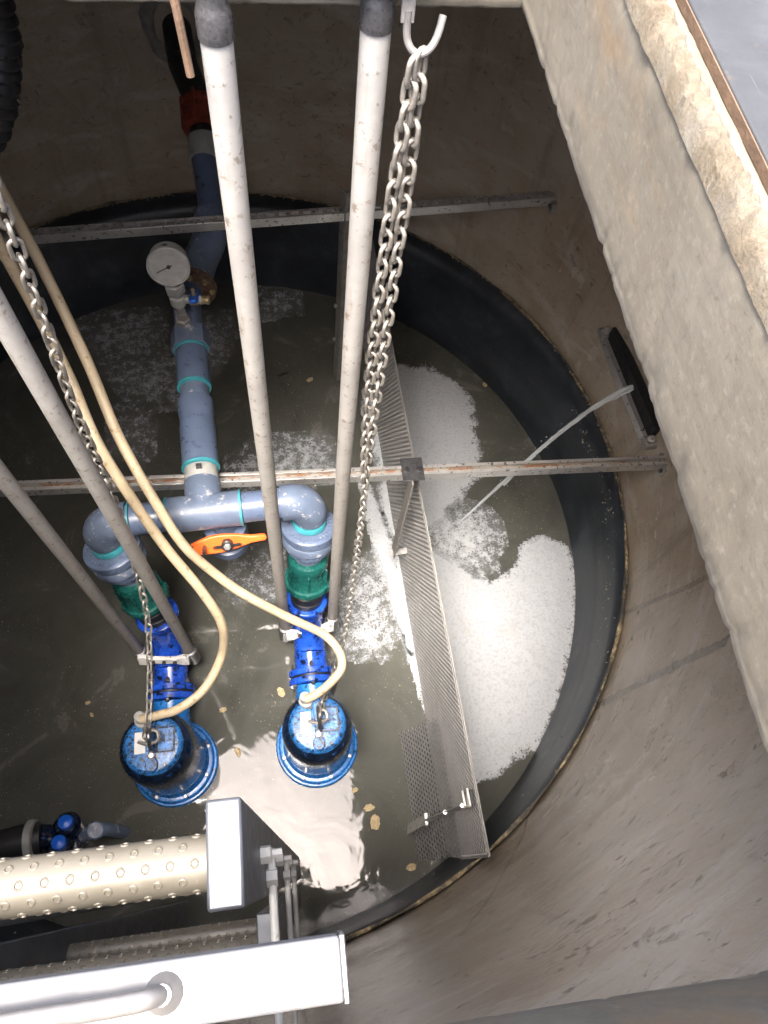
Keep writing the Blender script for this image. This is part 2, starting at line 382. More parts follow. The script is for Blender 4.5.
M['rust'] = simple("orange_rust", (.075, .045, .026), .8, 0, .3, 30, .4, (.20, .16, .11), .6, 24)
M['brownrust'] = simple('brown_rusted_steel', (.10, .062, .038), .8, .1, .5, 40, .5, (.22, .15, .09), .56, 40)
M['redrust'] = simple("red_oxide_coupling", (.20, .035, .02), .6, 0, .4, 26, .3, (.05, .02, .015), .56, 34)
M['blackpipe'] = simple("black_sewer_pipe", (.018, .018, .019), .5, 0, .4, 14, .1, (.10, .085, .065), .60, 20)
M['dial'] = simple("white_gauge_dial", (.78, .78, .76), .35, 0, .03, 10, 0)
M['ink'] = simple("black_ink", (.015, .015, .015), .5, 0, .1, 10, 0)
M['brass'] = simple("dull_brass_fitting", (.46, .36, .20), .4, .6, .25, 40, .1, (.22, .11, .05), .6, 30)
M['valveblue'] = simple("blue_tap_handle", (.01, .12, .62), .35, 0, .1, 20)
def mat_lid():
    m, nt, b = newmat("scratched_zinc_lid"); co = coord(nt)
    n1 = noisen(nt, co, 9, 9, .7, .4); sc1 = noisen(nt, coord(nt, (90, 3, 1), (0, 0, .5)), 1, 6, .7); sc2 = noisen(nt, coord(nt, (120, 2, 1), (0, 0, -.3)), 1, 6, .7)
    c = ramp(nt, n1, [(.3, (.014, .015, .0165)), (.5, (.021, .0225, .0245)), (.7, (.032, .034, .036))])
    c = mixc(nt, ramp(nt, sc1, [(.64, 0.0), (.68, .6)]), c, (.06, .063, .067)); c = mixc(nt, ramp(nt, sc2, [(.66, 0.0), (.69, .5)]), c, (.06, .061, .063))
    sp = noisen(nt, co, 50, 8, .7); c = mixc(nt, ramp(nt, sp, [(.60, 0.0), (.66, .6)]), c, (.05, .04, .028))
    nt.links.new(c, b.inputs['Base Color']); b.inputs['Metallic'].default_value = .1; b.inputs['Roughness'].default_value = .6; bump(nt, b, n1, .3, .005); return m
M['lid'] = mat_lid()
M['debris'] = simple("tan_floating_scum", (.42, .33, .19), .8, 0, .25, 60, .5)
M['crust2'] = simple('grey_tan_crust', (.32, .28, .20), .85, 0, .45, 60, .5, (.14, .14, .13), .5, 30)
M['handle'] = simple('brushed_handle_steel', (.17, .165, .16), .4, .5, .15, 20, .1)
M['hooksteel'] = simple('dull_hook_steel', (.16, .155, .15), .5, .2, .2, 24, .15, (.11, .07, .045), .58, 30)
M['dark'] = simple("dark_slot_lining", (.006, .006, .007), .7, 0, .3, 10)
M['ground'] = simple("trodden_gravel_ground", (.24, .22, .19), .9, 0, .25, 8, .4)

# ------------------------------------------------------------------ the setting
CX, CY = -0.29, 1.55
RW, RL = 1.82, 1.70           # concrete wall and liner inner radius
def cyl(r, z0, z1, na, nzs, rough=0, seed=1):
    mb = MB(); vs = []; fs = []
    for k in range(nzs + 1):
        z = z0 + (z1 - z0) * k / nzs
        for j in range(na):
            a = 2 * PI * j / na; p = Vector((math.cos(a), math.sin(a), z))
            rr = r + rough * fbm(p, 2.2, seed) + rough * .4 * fbm((p.x, p.y, p.z * 3), 9, seed + 5)
            vs.append((CX + rr * p.x, CY + rr * p.y, z))
    for k in range(nzs):
        for j in range(na):
            j2 = (j + 1) % na; fs.append((k * na + j, k * na + j2, (k + 1) * na + j2, (k + 1) * na + j))
    return mb.add(vs, fs)
pw = cyl(RW, -1.0, 2.83, 220, 60, .012).build('pit_wall', M['wall']); structure(pw, 'round brown stained concrete wall of the pit')
# liner: black plastic collar with a step, standing inside the wall
mb = MB(); prof = [(RL + .03, -1.0), (RL, -.02), (RL - .004, .02), (RL, .06), (RL + .010, .22), (RL + .020, .25), (RL + .030, .29), (RL + .05, .44), (RL + .066, .475), (RL + .088, .49), (RL + .112, .492)]
mb.lathe(prof, (CX, CY, 0), (0, 0, 1), 220, caps=False)
for p in mb.v:
    wgt = max(0, min(1, (RL + .112 - math.hypot(p.x - CX, p.y - CY)) / .112)); p += Vector((.02, -.085, 0)) * wgt
    k = .006 * fbm(p, 2.0, 4); d = Vector((p.x - CX, p.y - CY, 0)).normalized(); p += d * k; p.z += .012 * fbm(p, 1.5, 9) if p.z > .4 else 0
lin = mb.build('pit_liner', M['liner']); structure(lin, 'black plastic collar lining the pit above the water')
# crusty sealant on the rim
mb = MB(); pts = []; rs = []
for j in range(900):
    a = 2 * PI * j / 900; p = Vector((CX + (RL + .108) * math.cos(a), CY + (RL + .108) * math.sin(a), .495 + .010 * fbm((math.cos(a), math.sin(a), 0), 9, 3)))
    pts.append(p); rs.append(max(.002, .006 + .016 * fbm((math.cos(a), math.sin(a), 2), 7, 6, 5)))
mb.tube(pts, rs, 7, closed=True); cr = mb.build('rim_sealant', M['crust']); structure(cr, 'tan crusted sealant line round the liner rim')
# crust flakes thrown over the top band of the liner
mb = MB()
for k in range(7500):
    a = random.uniform(-.15, PI + .9) if k % 6 else random.uniform(0, 2 * PI)
    f_ = fbm((math.cos(a) * 2, math.sin(a) * 2, 0), 2.2, 12, 5)
    if random.random() > .25 + 1.6 * max(0, f_ + .12): continue
    z = .497 - abs(random.gauss(0, .045 + .08 * max(0, f_))); r = RL + (.050 if z < .44 else .050 + (z - .44) * 1.0) + .001
    c = Vector((CX + r * math.cos(a), CY + r * math.sin(a), z)); s = min(.008, abs(random.gauss(.0015, .0032)) + .0015) * (1 if .1 < a < 2.6 else .6)
    mb.box(c, (s * random.uniform(.6, 2.2), s, s * random.uniform(.4, 1.2)), Euler((random.random() * 6, random.random() * 6, random.random() * 6)).to_matrix())
fl = mb.build('rim_crust_flakes', M['crust2'], smooth=False); tag(fl, 'tan and grey crust flakes on the black liner rim', 'crust', kind='stuff')

mb = MB(); n = 160; vs = [(CX, CY, -.95)] + [(CX + 1.74 * math.cos(2 * PI * j / n), CY + 1.74 * math.sin(2 * PI * j / n), -.95) for j in range(n)]
mb.add(vs, [(0, 1 + j, 1 + (j + 1) % n) for j in range(n)]); fb = mb.build('pit_floor', M['dark']); structure(fb)
mb = MB(); vs = [(CX, CY, 0)] + [(CX + .02 + 1.708 * math.cos(2 * PI * j / n), CY - .085 + 1.708 * math.sin(2 * PI * j / n), 0) for j in range(n)]
mb.add(vs, [(0, 1 + j, 1 + (j + 1) % n) for j in range(n)]); wt = mb.build('water', M['water']); structure(wt, 'murky grey green sewage water')

# concrete slab with a rectangular opening
X0, X1, Y0, Y1, ZB, ZT = -0.78, 0.364, -0.10, 1.03, 2.80, 3.00
prof = [(3.2, ZT), (.6, ZT), (.12, ZT), (.05, ZT), (.018, ZT - .001), (.004, ZT - .007), (0, ZT - .02)]
prof += [(0, ZT - .02 - (ZT - ZB - .04) * k / 10) for k in range(1, 10)] + [(0, ZB + .02), (.003, ZB + .008), (.012, ZB), (.04, ZB), (.12, ZB), (.6, ZB), (2.4, ZB)]
mb = MB(); nseg = 320; vs = []; fs = []
cor = [(X0, Y0, -1, -1), (X1, Y0, 1, -1), (X1, Y1, 1, 1), (X0, Y1, -1, 1)]
ring = [(cor[i], cor[(i + 1) % 4], k / nseg) for i in range(4) for k in range(nseg)]
for (d, z) in prof:
    for (a, b, t) in ring:
        ax, ay = a[0] + a[2] * d, a[1] + a[3] * d; bx, by = b[0] + b[2] * d, b[1] + b[3] * d
        p = Vector((ax + (bx - ax) * t, ay + (by - ay) * t, z))
        if d < .1:
            edge = 1.0 if (z > ZT - .025 or z < ZB + .025) else .35
            nn = Vector((a[1] - b[1], b[0] - a[0], 0)).normalized()
            p += nn * (-max(0, fbm(p, 34, 21, 5) - .10) * .014 * edge + .0012 * fbm(p, 9, 2)); p.z += .003 * edge * fbm(p, 30, 31)
        vs.append(p)
nr = len(ring)
for k in range(len(prof) - 1):
    for j in range(nr): fs.append((k * nr + j, k * nr + (j + 1) % nr, (k + 1) * nr + (j + 1) % nr, (k + 1) * nr + j))
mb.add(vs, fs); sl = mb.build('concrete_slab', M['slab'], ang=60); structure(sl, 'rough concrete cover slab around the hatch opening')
# ground beyond the slab, out to the horizon
mb = MB(); g = 600; a = 3.15
o = [(X0 - a, Y0 - a), (X1 + a, Y0 - a), (X1 + a, Y1 + a), (X0 - a, Y1 + a)]
mb.add([(-g, -g, 2.97), (g, -g, 2.97), (g, g, 2.97), (-g, g, 2.97)] + [(x, y, 2.97) for x, y in o], [(0, 1, 5, 4), (1, 2, 6, 5), (2, 3, 7, 6), (3, 0, 4, 7)])
structure(mb.build('ground', M['ground']), 'gravel ground around the slab')
# crumbling mortar strip along the right edge and the folded-back lid
mb = MB(); vs = []; fs = []; nl = 520; nw = 14
for i in range(nl + 1):
    y = Y0 - .05 + (Y1 - Y0 + .12) * i / nl
    wv = .030 + .008 * fbm((y, 0, 0), 14, 5)
    for j in range(nw):
        t = j / (nw - 1); x = X1 - .002 + wv * t + .003 * fbm((y, t, 0), 40, 8)
        z = ZT + .001 + .014 * math.sin(PI * min(1, t * 1.15)) ** .6 * (1 + 1.1 * fbm((x, y, 0), 70, 3, 5)) if 0 < j < nw - 1 else ZT - (.012 if j == 0 else .004)
        vs.append((x, y, z))
for i in range(nl):
    for j in range(nw - 1): fs.append((i * nw + j, i * nw + j + 1, (i + 1) * nw + j + 1, (i + 1) * nw + j))
mb.add(vs, fs); structure(mb.build('mortar_edge', M['mortar'], ang=50), 'pale crumbling mortar strip along the slab edge')
th = thing('hatch_lid', (.95, .45, ZT), 'scratched blue grey metal lid lying folded back beside the mortar edge', 'hatch lid')
MB().box((.955, .44, ZT + .010), (1.10, 1.34, .006)).build('sheet', M['lid'], th, bevel=.002)
MB().box((.404, .44, ZT + .006), (.0015, 1.34, .010)).build('rusty_edge', M['rust'], th)
MB().box((1.2, .44, ZT + .0035), (.04, 1.2, .007)).build('stiffener', M['lid'], th)

# ------------------------------------------------------------------ cross beams (slotted strut channels)
def channel(a, b, name, label, rusty):
    a = Vector(a); b = Vector(b); th = thing(name, (a + b) / 2, label, 'support beam', 'strut channels spanning the pit')
    d = (b - a).normalized(); s = d.cross(Vector((0, 0, 1))).normalized(); up = Vector((0, 0, 1)); m = M['strut'] if rusty else M['steel']
    W, H, T = .041, .041, .004
    body = MB()
    body.bar(a + s * (W / 2 - T / 2), b + s * (W / 2 - T / 2), T, H); body.bar(a - s * (W / 2 - T / 2), b - s * (W / 2 - T / 2), T, H)
    if rusty:
        gr = MB(); gr.bar(a - up * (H / 2 - .010), b - up * (H / 2 - .010), W - 2 * T - .001, .004); body.build('channel', M['steel'], th, bevel=.0008)
        gr.build('groove', M['strut'], th); lp = MB()
        for sg in (-1, 1): lp.bar(a + s * sg * (W / 2 - .0065) + up * (H / 2 + .0015), b + s * sg * (W / 2 - .0065) + up * (H / 2 + .0015), .013, .004)
        lp.build('lip', M['steel'], th, bevel=.001)
    # web on top, cut by slots
    L = (b - a).length; nslot = 0 if rusty else int(L / .05); z = up * (H / 2 - T / 2 + .0015)
    for sg in (() if rusty else (-1, 1)): body.bar(a + s * sg * .0145 + z, b + s * sg * .0145 + z, .0115, T)
    for k in range(0 if rusty else nslot + 1):
        p0 = a + d * min(L, k * .05); p1 = a + d * min(L, k * .05 + .018)
        if (p1 - p0).length > .003: body.bar(p0 + z - up * .0005, p1 + z - up * .0005, .018, T)
    if not rusty: body.build('channel', m, th, bevel=.0008)
    lip = MB()
    for sg in (-1, 1): lip.bar(a + s * sg * (W / 2 - .006) - up * (H / 2 - .001), b + s * sg * (W / 2 - .006) - up * (H / 2 - .001), .008, .003)
    lip.build('lip', m, th)
    for e, dd in ((a, d), (b, -d)):
        pl = MB().box(e + dd * .012 - up * .02, (.022, .085, .05), Matrix((d, s, up)).transposed()).build('end_bracket', M['galvd'], th, bevel=.002)
        MB().lathe([(.010, 0), (.010, .008), (.006, .012)], e + dd * .024 - up * .012 + s * .03, dd, 6).build('bolt', M['darksteel'], pl)
    return th
M['galvd'] = simple("stained_galvanised_bracket", (.25, .24, .22), .55, .3, .3, 30, .2, (.15, .11, .07), .64, 30)
def on_wall(x0, y0, ang, r=RW):   # point where a ray meets the wall
    d = Vector((math.cos(ang), math.sin(ang))); p = Vector((x0 - CX, y0 - CY)); bq = p.dot(d); cq = p.dot(p) - r * r
    t = -bq + math.sqrt(bq * bq - cq); return x0 + d.x * t, y0 + d.y * t
def chord(p, q, z):
    an = math.atan2(q[1] - p[1], q[0] - p[0]); e1 = on_wall(q[0], q[1], an, RW + .012); e0 = on_wall(p[0], p[1], an + PI, RW + .012)
    return (*e0, z), (*e1, z)
A, B = chord((-1.034, 1.385), (1.49, 1.315), .905); channel(A, B, 'strut_channel', 'rust streaked steel channel crossing the pit under the pipe tee', True)
A, B = chord((-.94, 2.37), (1.231, 2.529), 1.15); channel(A, B, 'strut_channel', 'clean grey steel channel crossing near the far wall behind the gauge', False)

# ------------------------------------------------------------------ guide rails
def rail(x, y, lab):
    th = thing('guide_rail', (x, y, .14), lab, 'guide rail', 'galvanised pump guide rails')
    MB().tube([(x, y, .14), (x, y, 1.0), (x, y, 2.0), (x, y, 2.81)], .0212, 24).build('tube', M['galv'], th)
    MB().lathe([(.0235, 0), (.0235, .03), (.021, .038), (.019, .045), (.019, .07)], (x, y, 2.80), (0, 0, 1), 24).build('end_plug', M['darksteel'], th)
rail(-.4575, .908, 'galvanised rail on the right of the left pump pair')
rail(-.6640, .928, 'galvanised rail at the far left, outermost of the four')
rail(-.0480, .972, 'bright galvanised tube coming down in front of the gauge pipe')
rail(.1610, .998, 'bright galvanised tube just left of the hanging hook chain')
# rusty top brackets on the slab face
for (x, lab) in ((-.56, 'rusty top bracket above the left pair of rails'), (.055, 'rusty top bracket above the right pair of rails')):
    th = thing('rail_bracket', (x, 1.02, 2.86), lab, 'bracket', 'rusty rail top brackets')
    MB().box((x, 1.000, 2.868), (.36, .075, .008)).build('shelf_plate', M['rust'], th, bevel=.001)
    MB().box((x, 1.021, 2.896), (.36, .006, .064)).build('back_plate', M['rust'], th, bevel=.001)
    for sx in (-.14, .14): MB().lathe([(.011, 0), (.011, .008), (.006, .016)], (x + sx, 1.018, 2.904), (0, -1, 0), 6).build('bolt', M['darksteel'], th)
# small strap hanging left of the third rail
th = thing('strap_hook', (-.09, .98, 2.85), 'thin rusty strap hanging down left of the bright rail', 'strap')
MB().tube(smooth_path([(-.097, 1.0, 2.88), (-.094, .968, 2.868), (-.090, .955, 2.835), (-.087, .950, 2.79), (-.085, .945, 2.765)]), .0055, 8).build('strap', M['rust'], th)
# lifting hook
th = thing('lifting_hook', (.20, .99, 2.84), 'grey J shaped hook holding the chain at the slab edge', 'hook')
MB().bar((.198, .985, 2.90), (.199, .982, 2.815), .006, .018, (1, 0, 0)).build('shank', M['galvd'], th, bevel=.001)
MB().tube(smooth_path([(.199, .982, 2.83), (.200, .978, 2.80), (.207, .972, 2.786), (.219, .970, 2.781), (.232, .972, 2.787), (.241, .978, 2.800), (.248, .99, 2.82)], 6), .0052, 10).build('bend', M['hooksteel'], th)

# ------------------------------------------------------------------ chains
def link_mesh(pl, wd, wire, name):
    pts = []; rr = wd / 2 - wire / 2; half = pl / 2 + wire / 2 - rr - 0
    for k in range(9): a = -PI / 2 + PI * k / 8; pts.append((rr * math.sin(a) * 0 + math.cos(a) * rr + half, math.sin(a) * rr, 0))
    for k in range(9): a = PI / 2 + PI * k / 8; pts.append((math.cos(a) * rr - half, math.sin(a) * rr, 0))
    mb = MB().tube(pts, wire / 2, 7, closed=True); return mb.mesh(name, M['chain'], smooth=True, ang=80)
def lay_chain(strands, root, pl, wd, wire):
    me = link_mesh(pl, wd, wire, 'link'); base = WPOS(root)
    for st in strands:
        P = smooth_path(st, 40); acc = 0; nxt = pl * .5; i = 0
        for a, b in zip(P[:-1], P[1:]):
            L = (b - a).length
            while nxt <= acc + L:
                p = a + (b - a) * ((nxt - acc) / L); t = (b - a).normalized()
                u = Vector((.9, -.35, .1)); u = (u - u.dot(t) * t).normalized(); v = t.cross(u)
                rl = (0 if i % 2 else PI / 2) + .35 + random.uniform(-.22, .22) + .25 * math.sin(i * .21)
                c, s = math.cos(rl), math.sin(rl)
                ex, ey = t, u * c + v * s; ez = ex.cross(ey)
                o = bpy.data.objects.new('link', me); COL.objects.link(o); o.parent = root
                o.matrix_local = Matrix.Translation(p - base) @ Matrix((ex, ey, ez)).transposed().to_4x4()
                nxt += pl; i += 1
            acc += L
ch = thing('lifting_chain', (.22, .985, 2.78), 'long steel chain hanging doubled from the hook down to the right pump', 'chain', 'pump lifting chains')
lay_chain([[(.221, .972, 2.782), (.229, .985, 2.55), (.229, .995, 2.24), (.227, 1.0, 1.79), (.230, .995, 1.2), (.228, .98, .80), (.205, .90, .38), (.165, .80, .27), (.115, .67, .42), (.075, .565, .585), (.064, .51, .63)],
           [(.213, .968, 2.776), (.207, .985, 2.55), (.205, 1.0, 2.24), (.209, 1.01, 1.9), (.217, 1.0, 1.64), (.224, .995, 1.50)]], ch, .036, .0300, .0084)
ch = thing('lifting_chain', (-.40, 1.0, 2.80), 'steel chain dropping beside the cream hoses to the left pump', 'chain', 'pump lifting chains')
lay_chain([[(-.395, 1.0, 2.80), (-.430, 1.0, 2.28), (-.458, 1.0, 1.97), (-.480, 1.0, 1.53), (-.512, .99, 1.1), (-.523, .88, .80), (-.540, .70, .66), (-.552, .57, .61), (-.556, .50, .64)]], ch, .036, .0300, .0084)
th = thing('chain_ring', (-.395, 1.01, 2.82), 'small steel ring the left chain hangs from under the slab edge', 'ring')
MB().tube([(-.395 + .022 * math.cos(a), 1.0, 2.815 + .022 * math.sin(a)) for a in [2 * PI * k / 16 for k in range(16)]], .005, 8, closed=True).build('ring', M['galvd'], th)
MB().box((-.395, 1.014, 2.84), (.02, .024, .02)).build('lug', M['galvd'], th, bevel=.002)

# ------------------------------------------------------------------ pumps
def bolts(mb, c, ax, r, n, s=.009, h=.012, ph=0):
    ax = Vector(ax).normalized(); u = ax.orthogonal().normalized(); v = ax.cross(u)
    for k in range(n):
        a = 2 * PI * (k + ph) / n; mb.lathe([(s, 0), (s, h * .7), (s * .6, h)], Vector(c) + r * (math.cos(a) * u + math.sin(a) * v), ax, 6)
    return mb
def make_pump(label):
    t = thing('submersible_pump', (0, 0, 0), label, 'pump', 'blue sewage pumps standing in the water')
    MB().lathe([(.12, -.5), (.15, -.46), (.165, -.30), (.168, -.14), (.160, -.10), (.150, -.09)], n=48).build('volute', M['navy'], t)
    rim = MB().lathe([(.150, -.075), (.172, -.065), (.178, -.05), (.178, .022), (.173, .030), (.166, .031), (.164, .036), (.164, .052), (.158, .058), (.146, .060)], n=64).build('lower_flange', M['bluerim'], t)
    bb = MB(); bolts(bb, (0, 0, 0), (0, 0, 1), .160, 1)
    for k in range(8):
        a = 2 * PI * (k + .4) / 8
        MB().lathe([(.010, -.002), (.010, .008), (.006, .011)], (.152 * math.cos(a), .152 * math.sin(a), .058), (0, 0, 1), 6).build('bolt', M['steel'], rim)
    MB().lathe([(.146, .058), (.143, .075), (.137, .09), (.136, .12)], n=64).build('seal_ring', M['bluerim'], t)
    MB().lathe([(.134, .11), (.137, .16), (.1375, .40), (.136, .44), (.130, .475), (.119, .500), (.106, .515)], n=64).build('motor_housing', M['navy'], t)
    MB().lathe([(.109, .512), (.106, .522), (.098, .529), (.090, .531), (.0, .533)], n=64).build('top_cap', M['bluecap'], t)
    z = .5325
    # label plates and ribs on the cap
    MB().box((-.043, .008, z + .002), (.040, .078, .004)).build('name_plate', M['plate'], t, bevel=.001)
    f = MB().box((.048, .012, z + .003), (.058, .084, .006)).build('label_panel', M['bluecap'], t, bevel=.0015)
    for (cx, cy, sx, sy) in ((.048, .055, .066, .006), (.048, -.031, .066, .006), (.018, .012, .006, .08), (.078, .012, .006, .08)):
        MB().box((cx, cy, z + .006), (sx, sy, .005)).build('panel_edge', M['navy'], f)
    MB().prism([(-.012, .10), (.012, .10), (.011, -.045), (.022, -.065), (.022, -.085), (.010, -.098), (-.010, -.098), (-.022, -.085), (-.022, -.065), (-.011, -.045)], (0, 0, z - .002), (1, 0, 0), (0, 1, 0), .014).build('cap_rib', M['bluecap'], t, bevel=.003)
    MB().lathe([(.0135, 0), (.0135, .006), (.009, .010), (.0, .0105)], (0, -.042, z + .012), (0, 0, 1), 12).build('cap_screw', M['steel'], t)
    # lifting eye
    hd = MB().tube(smooth_path([(.006, -.028, z + .01), (.006, -.022, z + .06), (.006, .0, z + .095), (.006, .03, z + .095), (.006, .048, z + .06), (.006, .052, z + .01)], 5), .0085, 10).build('lifting_eye', M['darksteel'], t)
    MB().tube(smooth_path([(-.034, .0, z + .075), (.0, -.012, z + .082), (.034, .0, z + .075), (.03, .03, z + .08), (.0, .036, z + .085)], 5), .006, 8).build('shackle', M['chain'], hd)
    # cable gland
    MB().lathe([(.028, 0), (.028, .02), (.020, .026), (.020, .055), (.015, .06)], (-.035, .085, z - .012), (-.1, .25, 1), 16).build('cable_gland', M['clamp'], t)
    # discharge neck with a flange pair and bolts
    MB().tube([(0, .10, .10), (0, .16, .125), (0, .24, .14)], [.085, .078, .074], 28).build('discharge_neck', M['bluerim'], t)
    fl = MB().lathe([(.098, 0), (.102, .003), (.102, .024), (.098, .027)], (0, .235, .14), (0, 1, 0.05), 40).build('discharge_flange', M['blue'], t)
    g = MB()
    for k in range(6):
        a = 2 * PI * (k + .5) / 6
        MB().lathe([(.010, 0), (.010, .012), (.006, .018)], (.088 * math.cos(a), .235, .14 + .088 * math.sin(a)), (0, -1, -.05), 6).build('bolt', M['darksteel'], fl)
    MB().lathe([(.094, 0), (.094, .008)], (0, .263, .1412), (0, 1, .05), 40).build('gasket', M['rubber'], t)
    fl = MB().lathe([(.098, 0), (.102, .003), (.102, .024), (.098, .027)], (0, .272, .142), (0, 1, .05), 40).build('claw_flange', M['blue'], t)
    for k in range(6):
        a = 2 * PI * (k + .5) / 6
        MB().lathe([(.010, 0), (.010, .010), (.005, .020)], (.088 * math.cos(a), .300, .143 + .088 * math.sin(a)), (0, 1, .05), 6).build('bolt', M['darksteel'], fl)
    MB().tube([(0, .297, .142), (0, .34, .150), (0, .375, .156)], [.074, .070, .072], 28).build('claw_neck', M['blue'], t)
    return t
pump = make_pump('blue submersible pump at the left with the hose looping to its right')
pump.location = (-.552, .49, 0)
p2 = copy_tree(pump); p2.location = (.053, .50, 0); p2['label'] = 'blue submersible pump nearest the perforated baffle'

# guide brackets: white plates that clamp both rails
def guide_bracket(x, y, xa, ya, xb, yb, lab):
    z = .175; th = thing('guide_bracket', (x, y, z), lab, 'bracket', 'white guide brackets on the rails')
    o = [(-.105, -.026), (-.075, -.030), (-.045, -.020), (.045, -.020), (.075, -.030), (.105, -.026), (.105, .022), (.08, .026), (.05, .012), (-.05, .012), (-.08, .026), (-.105, .022)]
    an = math.atan2(yb - ya, xb - xa); ux = Vector((math.cos(an), math.sin(an), 0))
    MB().prism(o, ((xa + xb) / 2, (ya + yb) / 2 - .030, z + .080), ux, (0, .35, .94), .020).build('clamp_plate', M['bracketwhite'], th, bevel=.003)
    for (px, py) in ((xa, ya), (xb, yb)):
        c = MB().lathe([(.024, -.05), (.031, -.045), (.031, .09), (.0245, .094)], (px, py, z), (0, 0, 1), 24).build('rail_cup', M['darksteel'], th)
    for sx in (-.045, 0.0, .045): MB().lathe([(.008, 0), (.008, .008), (.005, .012)], Vector(((xa + xb) / 2, (ya + yb) / 2 - .050, z + .085)) + ux * sx, (0, -.94, .35), 6).build('bolt', M['ink'], th)
guide_bracket(-.56, .918, -.664, .928, -.4575, .908, 'scuffed white bracket clamping the left pair of rails')
guide_bracket(.056, .985, -.048, .972, .161, .998, 'scuffed white bracket clamping the right pair of rails')

# ------------------------------------------------------------------ discharge pipework
pw_ = thing('discharge_pipework', (-.30, 1.35, .95), 'blue grey plastic pipe manifold joining both pumps and running to the far wall', 'pipework')
EL = Vector((-.662, 1.172, 1.0)); ER = Vector((.081, 1.208, 1.0)); T = EL + (ER - EL) * .50; T.x = -.293
dx = (ER - EL).normalized()
rp = .055
def arc(c, r, d0, d1, n=10):   # quarter bend from direction d0 to d1 ending tangents, corner at c
    d0 = Vector(d0).normalized(); d1 = Vector(d1).normalized(); s = c - d0 * r; out = []
    ctr = s + d1 * r
    for k in range(n + 1):
        a = PI / 2 * k / n; out.append(ctr - d1 * r * math.cos(a) + d0 * r * math.sin(a))
    return out
def riser(E, dirx, foot, nm, lever_side):
    E = Vector(E); foot = Vector(foot); dn = (foot - E).normalized()
    # elbow
    pts = arc(E, .075, dirx, dn)
    pts = [pts[0] - Vector(dirx).normalized() * .03] + pts + [pts[-1] + dn * .02]
    el = MB().tube(pts, [.066] * (len(pts) - 4) + [.066, .0655, .062, .060], 28).build('elbow', M['pvcd'], pw_)
    s = E + dn * .115
    MB().lathe([(.060, -.01), (.064, 0), (.064, .010), (.058, .016)], s, dn, 28).build('glue_ring', M['glue'], pw_)
    def seg(name, prof, m, n=40): return MB().lathe(prof, s, dn, n).build(name, m, pw_)
    u1 = seg('union_nut', [(.066, .014), (.096, .016), (.104, .022), (.104, .050), (.098, .056), (.082, .058), (.082, .066)], M['pvc'], 48)
    ax = dn; uu = ax.orthogonal().normalized(); vv = ax.cross(uu)
    teeth = MB()
    for k in range(36):
        a = 2 * PI * k / 36; rd = math.cos(a) * uu + math.sin(a) * vv; tg = ax.cross(rd)
        teeth.box(s + ax * .018 + rd * .083, (.012, .007, .010), Matrix((rd, tg, ax)).transposed())
    teeth.build('nut_teeth', M['pvcd'], u1, smooth=False)
    seg('union_collar', [(.082, .066), (.098, .072), (.101, .080), (.101, .102), (.095, .108), (.078, .112)], M['pvcd'], 48)
    u3 = seg('union_nut', [(.076, .112), (.086, .118), (.088, .140), (.080, .146), (.064, .150)], M['pvc'], 48)
    seg('connecting_pipe', [(.056, .145), (.056, .21)], M['pvcd'])
    seg('glue_ring', [(.058, .150), (.061, .153), (.061, .162), (.057, .165)], M['glue'])
    v = seg('ball_check_valve', [(.060, .205), (.076, .212), (.080, .222), (.080, .250), (.070, .262), (.070, .30), (.074, .33), (.082, .352), (.092, .356), (.094, .376), (.090, .382), (.066, .386)], M['valve'], 40)
    for k in range(6):
        a = 2 * PI * (k + .3) / 6; rd = math.cos(a) * uu + math.sin(a) * vv
        MB().lathe([(.007, -.014), (.007, .014)], s + ax * .368 + rd * .091, ax, 8).build('lug', M['valve'], v)
        tg = ax.cross(rd); MB().box(s + ax * .30 + rd * .078, (.016, .006, .10), Matrix((rd, tg, ax)).transposed()).build('valve_rib', M['valve'], v, bevel=.002)
    seg('rubber_coupling', [(.064, .385), (.066, .39), (.066, .42), (.070, .424), (.070, .44), (.064, .446), (.064, .47), (.068, .474), (.068, .50)], M['rubber'])
    return s + dn * .50, dn
def lower(sp, dn, x, yend):
    # blue cast elbow from the riser to the claw
    p = [sp - dn * .01, sp + dn * .05, Vector((x, sp.y - .035 + dn.y * .08, .235)), Vector((x, yend + .045, .165)), Vector((x, yend, .156))]
    MB().tube(smooth_path(p, 6), .068, 28).build('foot_elbow', M['blue'], pw_)
    MB().lathe([(.084, 0), (.088, .003), (.088, .020), (.084, .023)], sp + dn * .0, dn, 36).build('foot_flange', M['blue'], pw_)
a, d = riser(EL, -dx, (-.545, 1.0, .28), 'left', -1); lower(a, d, -.552, .863)
a, d = riser(ER, dx, (.045, 1.005, .28), 'right', 1); lower(a, d, .053, .873)
# horizontal header
MB().tube([EL + dx * .10, T - dx * .09], rp, 28).build('header_pipe', M['pvc'], pw_)
MB().tube([T + dx * .09, ER - dx * .10], rp, 28).build('header_pipe', M['pvc'], pw_)
for k in (.115, ): 
    MB().lathe([(.056, 0), (.0675, .002), (.0675, .006), (.056, .008)], EL + dx * .112, dx, 32).build('glue_ring', M['glue'], pw_)
    MB().lathe([(.056, 0), (.0675, .002), (.0675, .006), (.056, .008)], ER - dx * .126, dx, 32).build('glue_ring', M['glue'], pw_)
tee = MB().lathe([(.056, -.13), (.064, -.127), (.064, .127), (.056, .13)], T, dx, 32).build('tee', M['pvcd'], pw_)
dy = Vector((-.055, .995, .0)).normalized()
MB().tube([T, T + dy * .12], .064, 32).build('tee_branch', M['pvcd'], tee)
for sg in (-1, 1): MB().lathe([(.057, -.006), (.0665, -.003), (.0665, .004), (.057, .007)], T + dx * .127 * sg, dx, 32).build('glue_ring', M['glue'], pw_)
